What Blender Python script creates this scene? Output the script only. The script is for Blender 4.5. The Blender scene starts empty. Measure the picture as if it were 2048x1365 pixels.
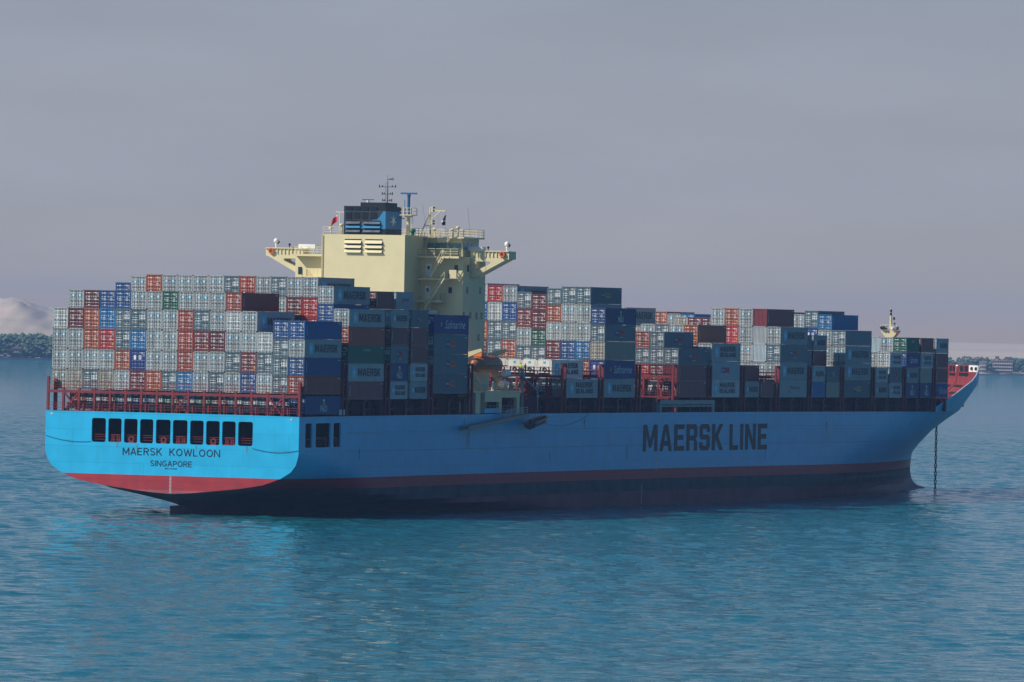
import bpy, math, random
import numpy as np
from mathutils import Matrix, Vector
from mathutils.geometry import tessellate_polygon
random.seed(7)
R = math.radians
C = bpy.context.scene.collection
scene = bpy.context.scene

# ------------------------------------------------------------------ camera
CAM = Vector((-889.53, -449.118, 27.007)); YAW, PITCH, ROLL = 0.4192021, -0.0014234, 0.0201695
fwd = Vector((math.cos(YAW)*math.cos(PITCH), math.sin(YAW)*math.cos(PITCH), math.sin(PITCH)))
right0 = Vector((math.sin(YAW), -math.cos(YAW), 0)); up0 = right0.cross(fwd)
right = math.cos(ROLL)*right0 + math.sin(ROLL)*up0; up = right.cross(fwd)
cd = bpy.data.cameras.new('camera'); cam = bpy.data.objects.new('camera', cd); C.objects.link(cam)
cd.sensor_width = 36; cd.lens = 14007.82/2048*36; cd.clip_start = 5; cd.clip_end = 90000
m = Matrix.Identity(4)
for i in range(3):
    m[i][0] = right[i]; m[i][1] = up[i]; m[i][2] = -fwd[i]; m[i][3] = CAM[i]
cam.matrix_world = m
scene.camera = cam
fwd_h = Vector((math.cos(YAW), math.sin(YAW), 0)); rgt_h = Vector((math.sin(YAW), -math.cos(YAW), 0))

# ------------------------------------------------------------------ sky, sun, exposure
SUN_EL, SUN_AZ = R(39), R(51)          # sun over the port quarter, astern
sund = Vector((-math.cos(SUN_AZ)*math.cos(SUN_EL), math.sin(SUN_AZ)*math.cos(SUN_EL), math.sin(SUN_EL)))
w = bpy.data.worlds.new('World'); scene.world = w; w.use_nodes = True
nt = w.node_tree; nt.nodes.clear()
wo = nt.nodes.new('ShaderNodeOutputWorld'); bg = nt.nodes.new('ShaderNodeBackground')
sky = nt.nodes.new('ShaderNodeTexSky'); sky.sky_type = 'NISHITA'; sky.sun_disc = False
sky.sun_elevation = SUN_EL; sky.sun_rotation = math.atan2(sund.x, sund.y)
sky.air_density = 1.0; sky.dust_density = 2.0; sky.ozone_density = 2.0; sky.altitude = 0
hsv = nt.nodes.new('ShaderNodeMix'); hsv.data_type = 'RGBA'; hsv.blend_type = 'MULTIPLY'; hsv.inputs[0].default_value = 1.0
hsv.inputs[7].default_value = (0.50, 0.84, 1.12, 1)
nt.links.new(sky.outputs[0], hsv.inputs[6])
# dusty band low over the horizon, tan at the very bottom, lavender grey above
STR = 0.075
tcw = nt.nodes.new('ShaderNodeTexCoord'); sep = nt.nodes.new('ShaderNodeSeparateXYZ'); nt.links.new(tcw.outputs['Generated'], sep.inputs[0])
hr = nt.nodes.new('ShaderNodeMapRange'); hr.interpolation_type = 'SMOOTHSTEP'; hr.inputs['From Min'].default_value = 0.035; hr.inputs['From Max'].default_value = 0.13; hr.inputs['To Min'].default_value = 1; hr.inputs['To Max'].default_value = 0
nt.links.new(sep.outputs[2], hr.inputs[0])
zr_ = nt.nodes.new('ShaderNodeMapRange'); zr_.inputs['From Max'].default_value = 0.05; nt.links.new(sep.outputs[2], zr_.inputs[0])
# faint uneven veils in the haze
mpw = nt.nodes.new('ShaderNodeMapping'); mpw.inputs['Scale'].default_value = (14, 14, 60); nt.links.new(tcw.outputs['Generated'], mpw.inputs[0])
nz = nt.nodes.new('ShaderNodeTexNoise'); nz.inputs['Scale'].default_value = 1.4; nz.inputs['Detail'].default_value = 4; nt.links.new(mpw.outputs[0], nz.inputs[0])
rp = nt.nodes.new('ShaderNodeValToRGB'); el_ = rp.color_ramp.elements
el_[0].position = 0.0; el_[0].color = (.430, .318, .235, 1); el_[1].position = 1.0; el_[1].color = (.314, .347, .415, 1)
for p_, c_ in ((.16, (.376, .345, .335, 1)), (.42, (.338, .348, .395, 1))): e_ = el_.new(p_); e_.color = c_
nt.links.new(zr_.outputs[0], rp.inputs[0])
gain = nt.nodes.new('ShaderNodeMapRange'); gain.inputs['To Min'].default_value = 0.975/STR; gain.inputs['To Max'].default_value = 1.075/STR; gain.inputs['From Min'].default_value = .3; gain.inputs['From Max'].default_value = .7
nt.links.new(nz.outputs[0], gain.inputs[0])
sc_ = nt.nodes.new('ShaderNodeVectorMath'); sc_.operation = 'SCALE'; nt.links.new(rp.outputs[0], sc_.inputs[0]); nt.links.new(gain.outputs[0], sc_.inputs['Scale'])
dust = nt.nodes.new('ShaderNodeMix'); dust.data_type = 'RGBA'; nt.links.new(hr.outputs[0], dust.inputs[0]); nt.links.new(hsv.outputs[2], dust.inputs[6]); nt.links.new(sc_.outputs[0], dust.inputs[7])
nt.links.new(dust.outputs[2], bg.inputs[0])
bg.inputs[1].default_value = STR
nt.links.new(bg.outputs[0], wo.inputs[0])
sl = bpy.data.lights.new('sun', 'SUN'); sl.energy = 5.0; sl.angle = R(0.5); sl.color = (1.0, 0.93, 0.82)
so = bpy.data.objects.new('sun', sl); C.objects.link(so)
so.rotation_mode = 'QUATERNION'; so.rotation_quaternion = sund.to_track_quat('Z', 'Y'); so.location = (-300, 300, 500)
scene.view_settings.view_transform = 'Standard'; scene.view_settings.look = 'None'
scene.view_settings.exposure = 0.0; scene.view_settings.gamma = 1.0
scene.render.engine = 'CYCLES'

# ------------------------------------------------------------------ materials
MATS = {}
def mat(name, col, rough=0.5, spec=0.5, metal=0.0, var=0.12, scale=0.6, rand=0.0, streak=0.0, scol=(0.12, 0.07, 0.04), bump=0.0, ior=1.45, plates=None):
    if name in MATS: return MATS[name]
    M = bpy.data.materials.new(name); M.use_nodes = True; n = M.node_tree; b = n.nodes['Principled BSDF']
    b.inputs['Roughness'].default_value = rough; b.inputs['Metallic'].default_value = metal
    b.inputs['Specular IOR Level'].default_value = spec; b.inputs['IOR'].default_value = ior
    tc = n.nodes.new('ShaderNodeTexCoord')
    mp = n.nodes.new('ShaderNodeMapping'); mp.inputs['Scale'].default_value = (1, 1, 1)
    n.links.new(tc.outputs['Object'], mp.inputs[0])
    oi = None
    if rand:
        oi = n.nodes.new('ShaderNodeObjectInfo')
        sc = n.nodes.new('ShaderNodeVectorMath'); sc.operation = 'SCALE'; sc.inputs[0].default_value = (57, 31, 17)
        n.links.new(oi.outputs['Random'], sc.inputs['Scale']); n.links.new(sc.outputs[0], mp.inputs['Location'])
    no = n.nodes.new('ShaderNodeTexNoise'); no.inputs['Scale'].default_value = scale; no.inputs['Detail'].default_value = 5
    n.links.new(mp.outputs[0], no.inputs[0])
    mr = n.nodes.new('ShaderNodeMapRange'); mr.inputs['From Min'].default_value = 0.3; mr.inputs['From Max'].default_value = 0.7
    mr.inputs['To Min'].default_value = 1-var; mr.inputs['To Max'].default_value = 1+var
    n.links.new(no.outputs[0], mr.inputs[0])
    fac = mr.outputs[0]
    if rand:
        m2 = n.nodes.new('ShaderNodeMapRange'); m2.inputs['To Min'].default_value = 1-rand; m2.inputs['To Max'].default_value = 1+rand
        n.links.new(oi.outputs['Random'], m2.inputs[0])
        mu = n.nodes.new('ShaderNodeMath'); mu.operation = 'MULTIPLY'; n.links.new(fac, mu.inputs[0]); n.links.new(m2.outputs[0], mu.inputs[1]); fac = mu.outputs[0]
    vm = n.nodes.new('ShaderNodeVectorMath'); vm.operation = 'SCALE'; vm.inputs[0].default_value = col[:3]
    n.links.new(fac, vm.inputs['Scale']); out = vm.outputs[0]
    if plates:
        px_ = n.nodes.new('ShaderNodeSeparateXYZ'); n.links.new(tc.outputs['Object'], px_.inputs[0]); ad = n.nodes.new('ShaderNodeMath'); ad.operation = 'SUBTRACT'; n.links.new(px_.outputs[0], ad.inputs[0]); n.links.new(px_.outputs[1], ad.inputs[1])
        cb_ = n.nodes.new('ShaderNodeCombineXYZ'); n.links.new(ad.outputs[0], cb_.inputs[0]); n.links.new(px_.outputs[2], cb_.inputs[1])
        bk_ = n.nodes.new('ShaderNodeTexBrick'); bk_.inputs['Scale'].default_value = 1; bk_.inputs['Brick Width'].default_value = 11.5; bk_.inputs['Row Height'].default_value = 2.35; bk_.inputs['Mortar Size'].default_value = .045; bk_.inputs['Mortar Smooth'].default_value = .4; bk_.offset = .37
        bk_.inputs['Color1'].default_value = (1-plates,)*3+(1,); bk_.inputs['Color2'].default_value = (1+plates,)*3+(1,); bk_.inputs['Mortar'].default_value = (.80,)*3+(1,); n.links.new(cb_.outputs[0], bk_.inputs[0])
        mb_ = n.nodes.new('ShaderNodeMix'); mb_.data_type = 'RGBA'; mb_.blend_type = 'MULTIPLY'; mb_.inputs[0].default_value = 1; n.links.new(out, mb_.inputs[6]); n.links.new(bk_.outputs[0], mb_.inputs[7]); out = mb_.outputs[2]
    if streak:
        m3 = n.nodes.new('ShaderNodeMapping'); m3.inputs['Scale'].default_value = (2.2, 2.2, 0.12); n.links.new(tc.outputs['Object'], m3.inputs[0])
        if rand: n.links.new(sc.outputs[0], m3.inputs['Location'])
        n3 = n.nodes.new('ShaderNodeTexNoise'); n3.inputs['Scale'].default_value = 0.9; n3.inputs['Detail'].default_value = 4; n.links.new(m3.outputs[0], n3.inputs[0])
        r3 = n.nodes.new('ShaderNodeMapRange'); r3.inputs['From Min'].default_value = 0.56; r3.inputs['From Max'].default_value = 0.76; r3.inputs['To Max'].default_value = streak
        n.links.new(n3.outputs[0], r3.inputs[0])
        mx = n.nodes.new('ShaderNodeMix'); mx.data_type = 'RGBA'; n.links.new(r3.outputs[0], mx.inputs[0]); n.links.new(out, mx.inputs[6]); mx.inputs[7].default_value = (*scol, 1); out = mx.outputs[2]
    n.links.new(out, b.inputs['Base Color'])
    if bump:
        bu = n.nodes.new('ShaderNodeBump'); bu.inputs['Strength'].default_value = 0.5; bu.inputs['Distance'].default_value = bump
        n.links.new(no.outputs[0], bu.inputs['Height']); n.links.new(bu.outputs[0], b.inputs['Normal'])
    MATS[name] = M; return M

# ------------------------------------------------------------------ mesh helpers
class MB:
    def __init__(s): s.v = []; s.f = []; s.m = []
    def quad(s, a, b, c, d, mi=0):
        i = len(s.v); s.v += [a, b, c, d]; s.f.append((i, i+1, i+2, i+3)); s.m.append(mi); return s
    def box(s, x0, x1, y0, y1, z0, z1, mi=0):
        i = len(s.v)
        s.v += [(x0, y0, z0), (x1, y0, z0), (x1, y1, z0), (x0, y1, z0), (x0, y0, z1), (x1, y0, z1), (x1, y1, z1), (x0, y1, z1)]
        for q in ((0, 3, 2, 1), (4, 5, 6, 7), (0, 1, 5, 4), (1, 2, 6, 5), (2, 3, 7, 6), (3, 0, 4, 7)):
            s.f.append(tuple(i+k for k in q)); s.m.append(mi)
        return s
    def bar(s, a, b, r, mi=0, n=4, r2=None):
        a = Vector(a); b = Vector(b); d = (b-a); 
        if d.length < 1e-6: return s
        d.normalize(); u = d.cross(Vector((0, 0, 1)))
        if u.length < 1e-3: u = Vector((1, 0, 0))
        u.normalize(); v = d.cross(u); i = len(s.v); r2 = r if r2 is None else r2
        ph = math.pi/4 if n == 4 else 0
        for p, rr in ((a, r), (b, r2)):
            for k in range(n):
                t = 2*math.pi*k/n+ph; s.v.append(tuple(p+(u*math.cos(t)+v*math.sin(t))*rr*(1.414 if n == 4 else 1)))
        for k in range(n):
            s.f.append((i+k, i+(k+1) % n, i+n+(k+1) % n, i+n+k)); s.m.append(mi)
        s.f.append(tuple(i+k for k in reversed(range(n)))); s.m.append(mi)
        s.f.append(tuple(i+n+k for k in range(n))); s.m.append(mi)
        return s
    def prism(s, pts, axis, a, b, mi=0):
        """extrude a closed 2-D outline along an axis from a to b"""
        def P(p, t):
            return (t, p[0], p[1]) if axis == 'x' else ((p[0], t, p[1]) if axis == 'y' else (p[0], p[1], t))
        i = len(s.v); n = len(pts)
        s.v += [P(p, a) for p in pts]+[P(p, b) for p in pts]
        for k in range(n): s.f.append((i+k, i+(k+1) % n, i+n+(k+1) % n, i+n+k)); s.m.append(mi)
        for t in tessellate_polygon([[Vector((p[0], p[1], 0)) for p in pts]]):
            s.f.append(tuple(i+k for k in t)); s.m.append(mi); s.f.append(tuple(i+n+k for k in reversed(t))); s.m.append(mi)
        return s
    def ball(s, c, rx, ry=None, rz=None, n=10, k=6, mi=0):
        ry = ry or rx; rz = rz or rx; i = len(s.v)
        for a in range(k+1):
            th = math.pi*a/k
            for b in range(n):
                ph = 2*math.pi*b/n; s.v.append((c[0]+rx*math.sin(th)*math.cos(ph), c[1]+ry*math.sin(th)*math.sin(ph), c[2]+rz*math.cos(th)))
        for a in range(k):
            for b in range(n):
                s.f.append((i+a*n+b, i+(a+1)*n+b, i+(a+1)*n+(b+1) % n, i+a*n+(b+1) % n)); s.m.append(mi)
        return s
    def loft(s, rings, mi=0, closed=True, caps=True):
        i = len(s.v); n = len(rings[0])
        for r in rings: s.v += [tuple(p) for p in r]
        for a in range(len(rings)-1):
            for b in range(n if closed else n-1):
                s.f.append((i+a*n+b, i+a*n+(b+1) % n, i+(a+1)*n+(b+1) % n, i+(a+1)*n+b)); s.m.append(mi)
        if caps:
            s.f.append(tuple(i+b for b in reversed(range(n)))); s.m.append(mi)
            s.f.append(tuple(i+(len(rings)-1)*n+b for b in range(n))); s.m.append(mi)
        return s
    def mesh(s, name, mats, smooth=False):
        me = bpy.data.meshes.new(name); me.from_pydata(s.v, [], s.f)
        for M in (mats if isinstance(mats, (list, tuple)) else [mats]): me.materials.append(M)
        me.polygons.foreach_set('material_index', s.m)
        if smooth: me.polygons.foreach_set('use_smooth', [True]*len(s.f))
        me.update(); return me
    def build(s, name, mats, parent=None, smooth=False):
        o = bpy.data.objects.new(name, s.mesh(name, mats, smooth)); C.objects.link(o)
        if parent is not None: o.parent = parent
        return o
def tag(o, label=None, cat=None, group=None, kind=None):
    if label: o['label'] = label
    if cat: o['category'] = cat
    if group: o['group'] = group
    if kind: o['kind'] = kind
    return o
def empty(name, loc=(0, 0, 0), rz=0, parent=None):
    o = bpy.data.objects.new(name, None); C.objects.link(o); o.location = loc; o.rotation_euler = (0, 0, rz); o.empty_display_size = 0.5
    if parent is not None: o.parent = parent
    return o
def link(name, me, parent=None, loc=(0, 0, 0)):
    o = bpy.data.objects.new(name, me); C.objects.link(o); o.location = loc
    if parent is not None: o.parent = parent
    return o
def hog(x): return 0.3334*4*(x/300)*(1-x/300)

def railing(mb, pts, h=1.1, step=1.5, r=0.03, rails=3, mi=0):
    for a, b in zip(pts[:-1], pts[1:]):
        a = Vector(a); b = Vector(b); n = max(1, round((b-a).length/step))
        for k in range(n+1):
            p = a.lerp(b, k/n); mb.bar(p, p+Vector((0, 0, h)), r, mi)
        for q in range(rails):
            z = Vector((0, 0, h*(q+1)/rails)); mb.bar(a+z, b+z, r*0.9, mi)

# block letters (outline, hole) on a 7-high grid
GL = {'M': (6.4, [[(0,0),(0,7),(1.7,7),(3.2,3),(4.7,7),(6.4,7),(6.4,0),(5,0),(5,4.4),(3.7,1),(2.7,1),(1.4,4.4),(1.4,0)]]),
 'A': (5.6, [[(0,0),(1.9,7),(3.7,7),(5.6,0),(4.1,0),(3.75,1.4),(1.85,1.4),(1.5,0)], [(2.15,2.7),(3.45,2.7),(2.8,5.3)]]),
 'E': (4.6, [[(0,0),(0,7),(4.6,7),(4.6,5.7),(1.5,5.7),(1.5,4.2),(4.2,4.2),(4.2,2.9),(1.5,2.9),(1.5,1.3),(4.6,1.3),(4.6,0)]]),
 'R': (5.0, [[(0,0),(0,7),(4.2,7),(5,6.2),(5,3.9),(4.3,3.1),(5,2.2),(5,0),(3.5,0),(3.5,2.3),(3.1,2.7),(1.5,2.7),(1.5,0)], [(1.5001,4),(1.5001,5.7),(3.2,5.7),(3.5,5.4),(3.5,4.3),(3.2,4)]]),
 'S': (4.8, [[(0,.8),(0,2.2),(1.5,2.2),(1.5,1.3),(3.3,1.3),(3.3,2.9),(.8,2.9),(0,3.7),(0,6.2),(.8,7),(4,7),(4.8,6.2),(4.8,4.9),(3.3,4.9),(3.3,5.7),(1.5,5.7),(1.5,4.2),(4,4.2),(4.8,3.4),(4.8,.8),(4,0),(.8,0)]]),
 'K': (5.2, [[(0,0),(0,7),(1.5,7),(1.5,4.3),(3.5,7),(5.2,7),(2.9,3.8),(5.2,0),(3.5,0),(1.9,2.7),(1.5,2.2),(1.5,0)]]),
 'L': (4.2, [[(0,0),(0,7),(1.5,7),(1.5,1.3),(4.2,1.3),(4.2,0)]]),
 'I': (1.5, [[(0,0),(0,7),(1.5,7),(1.5,0)]]),
 'N': (5.2, [[(0,0),(0,7),(1.5,7),(3.7,2.7),(3.7,7),(5.2,7),(5.2,0),(3.7,0),(1.5,4.3),(1.5,0)]]),
 'D': (5.0, [[(0,0),(0,7),(4,7),(5,6),(5,1),(4,0)], [(1.5,1.3),(1.5,5.7),(3.2,5.7),(3.5,5.4),(3.5,1.6),(3.2,1.3)]])}
def block_text(mb, word, P, width, height, mi=0, gap=0.9, space=2.4):
    """P(u, v) maps lettering coordinates to space"""
    tot = sum((GL[c][0]+gap) if c != ' ' else space for c in word)-gap
    x = 0
    for c in word:
        if c == ' ': x += space; continue
        wd, loops = GL[c]
        flat = [p for l in loops for p in l]; i = len(mb.v)
        mb.v += [P((x+p[0])/tot*width, p[1]/7*height) for p in flat]
        for t in tessellate_polygon([[Vector((p[0], p[1], 0)) for p in l] for l in loops]):
            mb.f.append(tuple(i+k for k in t)); mb.m.append(mi)
        x += wd+gap
def font_text(mb, word, P, width, height, mi=0, offset=0.0, shear=0.0):
    cu = bpy.data.curves.new('txt', 'FONT'); cu.body = word; cu.offset = offset; cu.shear = shear; cu.resolution_u = 3
    ob = bpy.data.objects.new('txt', cu); me = bpy.data.meshes.new_from_object(ob)
    vs = [v.co.copy() for v in me.vertices]; x0 = min(v.x for v in vs); x1 = max(v.x for v in vs); y0 = min(v.y for v in vs); y1 = max(v.y for v in vs)
    i = len(mb.v); mb.v += [P((v.x-x0)/(x1-x0)*width, (v.y-y0)/(y1-y0)*height) for v in vs]
    for p in me.polygons: mb.f.append(tuple(i+k for k in p.vertices)); mb.m.append(mi)
    bpy.data.objects.remove(ob); bpy.data.curves.remove(cu); bpy.data.meshes.remove(me)
def arc(cx, cy, rx, ry, a0, a1, n=10): return [(cx+rx*math.cos(R(a0+(a1-a0)*k/n)), cy+ry*math.sin(R(a0+(a1-a0)*k/n))) for k in range(n+1)]
STK = {'M': (5.6, [[(0,0),(0,7)], [(0,7),(2.8,1.6)], [(2.8,1.6),(5.6,7)], [(5.6,7),(5.6,0)]]), 'A': (5, [[(0,0),(2.5,7)], [(2.5,7),(5,0)], [(.9,2.2),(4.1,2.2)]]),
 'E': (4, [[(0,0),(0,7)], [(0,6.5),(4,6.5)], [(0,3.6),(3.6,3.6)], [(0,.5),(4,.5)]]), 'R': (4.4, [[(0,0),(0,7)], [(0,6.5)]+arc(2.4,5.05,1.9,1.45,90,-90)+[(0,3.6)], [(2.2,3.5),(4.4,0)]]),
 'S': (4.4, [arc(2.2,5.1,1.9,1.5,20,270)+arc(2.2,1.95,2.0,1.5,90,-160)]), 'K': (4.6, [[(0,0),(0,7)], [(.2,3),(4.4,7)], [(1.5,4.2),(4.6,0)]]), 'O': (5.4, [arc(2.7,3.5,2.6,3.1,0,360,20)]),
 'W': (7.4, [[(0,7),(1.9,0)], [(1.9,0),(3.7,6.6)], [(3.7,6.6),(5.5,0)], [(5.5,0),(7.4,7)]]), 'L': (3.8, [[(0,0),(0,7)], [(0,.5),(3.8,.5)]]), 'N': (5, [[(0,0),(0,7)], [(0,7),(5,0)], [(5,0),(5,7)]]),
 'I': (.2, [[(.1,0),(.1,7)]]), 'G': (5, [arc(2.6,3.5,2.5,3.1,40,330,16), [(2.9,3.1),(4.9,3.1)], [(4.8,3.1),(4.8,1.2)]]), 'P': (4.2, [[(0,0),(0,7)], [(0,6.5)]+arc(2.3,4.9,1.9,1.6,90,-90)+[(0,3.3)]])}
def stroke_text(mb, word, P, width, height, th=1.0, gap=1.9, mi=0):
    '''P(u, v, d): d is a tiny stand-off so that crossing strokes never share a plane'''
    tot = sum(STK[c][0]+gap for c in word)-gap; x = 0; sx, sy = width/tot, height/7; d = 0
    for c in word:
        wd, lines = STK[c]
        for ln in lines:
            d = (d+1) % 5; pts = [Vector(((x+p[0])*sx, p[1]*sy)) for p in ln]; i = len(mb.v); n = len(pts); h = th*sy/2
            for k in range(n):
                t = (pts[min(k+1, n-1)]-pts[max(k-1, 0)]).normalized(); nn = Vector((-t.y, t.x))*h
                if n > 2 and ln[0] == ln[-1] and k in (0, n-1): nn = Vector((-(pts[1]-pts[-2]).normalized().y, (pts[1]-pts[-2]).normalized().x))*h
                mb.v += [P(*(pts[k]+nn), d*.002), P(*(pts[k]-nn), d*.002)]
            for k in range(n-1): mb.f.append((i+2*k, i+2*k+1, i+2*k+3, i+2*k+2)); mb.m.append(mi)
        x += wd+gap
def star(mb, P, cu, cv, r, mi=0, n=7, inner=0.36):
    i = len(mb.v); mb.v.append(P(cu, cv))
    for k in range(2*n):
        t = math.pi/2+math.pi*k/n; rr = r if k % 2 == 0 else r*inner
        mb.v.append(P(cu+rr*math.cos(t), cv+rr*math.sin(t)))
    for k in range(2*n): mb.f.append((i, i+1+k, i+1+(k+1) % (2*n))); mb.m.append(mi)

# ------------------------------------------------------------------ water
def water_material(name='sea water', levels=((0.3, .45, 0.6, 1.25, -20), (1.2, .13, .6, 1.2, 15))):
    M = bpy.data.materials.new(name); M.use_nodes = True; n = M.node_tree; b = n.nodes['Principled BSDF']
    b.inputs['Base Color'].default_value = (0.006, 0.115, 0.148, 1); b.inputs['Roughness'].default_value = 0.05
    b.inputs['IOR'].default_value = 1.33; b.inputs['Specular IOR Level'].default_value = 0.5
    tc = n.nodes.new('ShaderNodeTexCoord')
    # the open roads beyond the anchored ship are choppier than the sheltered water near the quay
    dt = n.nodes.new('ShaderNodeVectorMath'); dt.operation = 'DOT_PRODUCT'; dt.inputs[1].default_value = fwd_h; n.links.new(tc.outputs['Object'], dt.inputs[0])
    d0 = CAM.x*fwd_h.x+CAM.y*fwd_h.y
    ch = n.nodes.new('ShaderNodeMapRange'); ch.inputs['From Min'].default_value = d0+1200; ch.inputs['From Max'].default_value = d0+2300; ch.inputs['To Min'].default_value = 1; ch.inputs['To Max'].default_value = 3.2
    n.links.new(dt.outputs['Value'], ch.inputs[0])
    h = None
    for sc, dist, rough, stretch, ang in levels:
        mp = n.nodes.new('ShaderNodeMapping'); mp.inputs['Rotation'].default_value = (0, 0, R(ang)+YAW); mp.inputs['Scale'].default_value = (1.0, 1/stretch, 1)
        n.links.new(tc.outputs['Object'], mp.inputs[0])
        no = n.nodes.new('ShaderNodeTexNoise'); no.inputs['Scale'].default_value = sc; no.inputs['Detail'].default_value = 3; no.inputs['Roughness'].default_value = rough
        n.links.new(mp.outputs[0], no.inputs[0])
        mu = n.nodes.new('ShaderNodeMath'); mu.operation = 'MULTIPLY'; n.links.new(no.outputs[0], mu.inputs[0]); n.links.new(ch.outputs[0], mu.inputs[1])
        bu = n.nodes.new('ShaderNodeBump'); bu.inputs['Strength'].default_value = 1.0; bu.inputs['Distance'].default_value = dist
        n.links.new(mu.outputs[0], bu.inputs['Height'])
        if h: n.links.new(h, bu.inputs['Normal'])
        h = bu.outputs[0]
    n.links.new(h, b.inputs['Normal'])
    return M
def sea_mesh():
    """one sheet: a finely rippled field round the ship and the foreground, plain far water beyond"""
    rg = np.random.default_rng(5)
    A, Bx = np.array([math.cos(YAW), math.sin(YAW)]), np.array([math.sin(YAW), -math.cos(YAW)])
    r = np.arange(470, 2300, 0.66); l = np.arange(-176, 176.1, 0.8)
    RR, LL = np.meshgrid(r, l, indexing='ij')
    X = CAM.x+RR*A[0]+LL*Bx[0]; Y = CAM.y+RR*A[1]+LL*Bx[1]
    Z = np.zeros_like(X)
    n = 44; lam = np.geomspace(1.45, 9, n); wind = YAW+math.pi+0.35
    for L in lam:
        k = 2*math.pi/L; th = wind+rg.normal(0, .55); slope = SLOPE*math.sqrt(2/n)*(1.15 if L < 6 else .75)
        Z += slope/k*np.sin(k*(X*math.cos(th)+Y*math.sin(th))+rg.uniform(0, 6.28))
    gust = .92+.22*np.sin(X*.021+1.3*np.sin(Y*.013))*np.sin(Y*.027+X*.011)
    fade = np.clip((RR-470)/15, 0, 1)*np.clip((2300-RR)/1000, 0, 1)**.7*np.clip((176-np.abs(LL))/6, 0, 1)
    Z = (Z+.2*Z*Z/np.std(Z))*gust*fade            # sharper crests than troughs
    nr, nl = X.shape; V = np.stack([X, Y, Z], -1).reshape(-1, 3)
    far_ = []
    def W(rr, ll): return (CAM.x+rr*A[0]+ll*Bx[0], CAM.y+rr*A[1]+ll*Bx[1], 0)
    r1, l1 = r[-1], l[-1]; r0, l0 = r[0], l[0]
    quads = [((-1200, -5000), (r0, -5000), (r0, 5000), (-1200, 5000)), ((r1, -5000), (9500, -5000), (9500, 5000), (r1, 5000)), ((r0, -5000), (r1, -5000), (r1, l0), (r0, l0)), ((r0, l1), (r1, l1), (r1, 5000), (r0, 5000))]
    for q in quads: far_ += [W(*p) for p in q]
    V = np.concatenate([V, np.array(far_)]).astype(np.float32)
    ii = (np.arange(nr-1)[:, None]*nl+np.arange(nl-1)[None, :]).reshape(-1)
    F = np.stack([ii, ii+nl, ii+nl+1, ii+1], -1)[:, ::-1]
    base = nr*nl; F = np.concatenate([F, np.array([[base+4*k+j for j in (3, 2, 1, 0)] for k in range(4)])]).astype(np.int32)
    me = bpy.data.meshes.new('water'); me.vertices.add(len(V)); me.vertices.foreach_set('co', V.ravel()); me.loops.add(F.size); me.loops.foreach_set('vertex_index', F.ravel())
    me.polygons.add(len(F)); me.polygons.foreach_set('loop_start', np.arange(0, F.size, 4, dtype=np.int32)); me.polygons.foreach_set('use_smooth', np.ones(len(F), bool))
    me.materials.append(water_material()); me.update(calc_edges=True); return me
SLOPE = 0.058
water = tag(link('water', sea_mesh()), 'calm blue sea', None, None, 'structure')

# ------------------------------------------------------------------ the ship
ship = tag(empty('container_ship'), 'long light blue container ship at anchor loaded with stacks of containers', 'ship')
HB = 20.15
# z level, transom half breadth, stern start x, run length to full beam, bow: start of taper, stem x, fullness
LV = [(-3.0, 0, 14, 110, 180, 306.2, 1.3), (-1.2, 0, 10, 102, 184, 306.0, 1.3), (-0.2, 0, 7.2, 94, 188, 305.2, 1.3), (0.27, 0, 6.2, 86, 190, 303.0, 1.35), (0.6, 0, 5.4, 78, 191, 300.0, 1.4), (1.2, 0, 3.6, 58, 193, 298.0, 1.4),
      (2.0, 0, 1.7, 38, 196, 296.8, 1.45), (2.88, 0.02, 0, 26, 199, 296.4, 1.5), (3.06, 3.1, 0, 25, 199, 296.3, 1.5), (3.38, 6.3, 0, 24, 200, 296.2, 1.5), (3.9, 11.0, 0, 23, 202, 296.2, 1.5), (4.5, 14.6, 0, 22, 203, 296.3, 1.55),
      (5.45, 17.35, 0, 19, 205, 296.6, 1.6), (6.4, 18.95, 0, 16, 208, 297.0, 1.7), (7.4, 19.75, 0, 13, 211, 297.7, 1.85), (8.6, 20.1, 0, 10, 214, 298.8, 2.0), (9.0, 20.15, 0, 10, 216, 299.2, 2.05), (10.85, 20.15, 0, 10, 222, 300.5, 2.3),
      (12.5, 20.15, 0, 10, 227, 303.0, 2.65), (14.29, 20.15, 0, 10, 233, 306.5, 3.05)]
US = [0, .012, .03, .06, .1, .15, .2]+[.2+.8*k/26 for k in range(1, 27)]
XM = [110, 120, 130, 140, 150, 160, 170, 178]
VS = [0, .06, .12, .19, .26, .33, .4, .47, .54, .61, .67, .73, .79, .84, .885, .92, .95, .973, .988, .997, 1.0]
def half(lv, x):
    z, T, xa, La, xs, xe, n = lv
    if x < xs:
        u = min(1, max(0, (x-xa)/La)); return T+(HB-T)*math.sin(math.pi/2*u)**(0.9 if T < 10 else 1.0)
    u = min(1, (x-xs)/(xe-xs)); return HB*max(0, 1-u**n)
def stations(lv):
    z, T, xa, La, xs, xe, n = lv
    return [xa+(100-xa)*u for u in US]+XM+[180+(xe-180)*v for v in VS]
M_blue = mat('light blue hull paint', (0.018, 0.42, 0.71), 0.38, 0.45, var=0.09, scale=0.35, streak=0.22, scol=(0.04, 0.22, 0.34), bump=.03, plates=.045)
M_red = mat('red boot-top paint', (0.36, 0.028, 0.035), 0.5, 0.4, var=0.16, scale=0.5, streak=0.4, scol=(0.20, 0.06, 0.065), plates=.06)
M_foul = mat('weathered bottom paint', (0.17, 0.055, 0.075), 0.6, 0.3, var=0.3, scale=0.22, streak=0.6, scol=(0.05, 0.07, 0.07))
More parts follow.
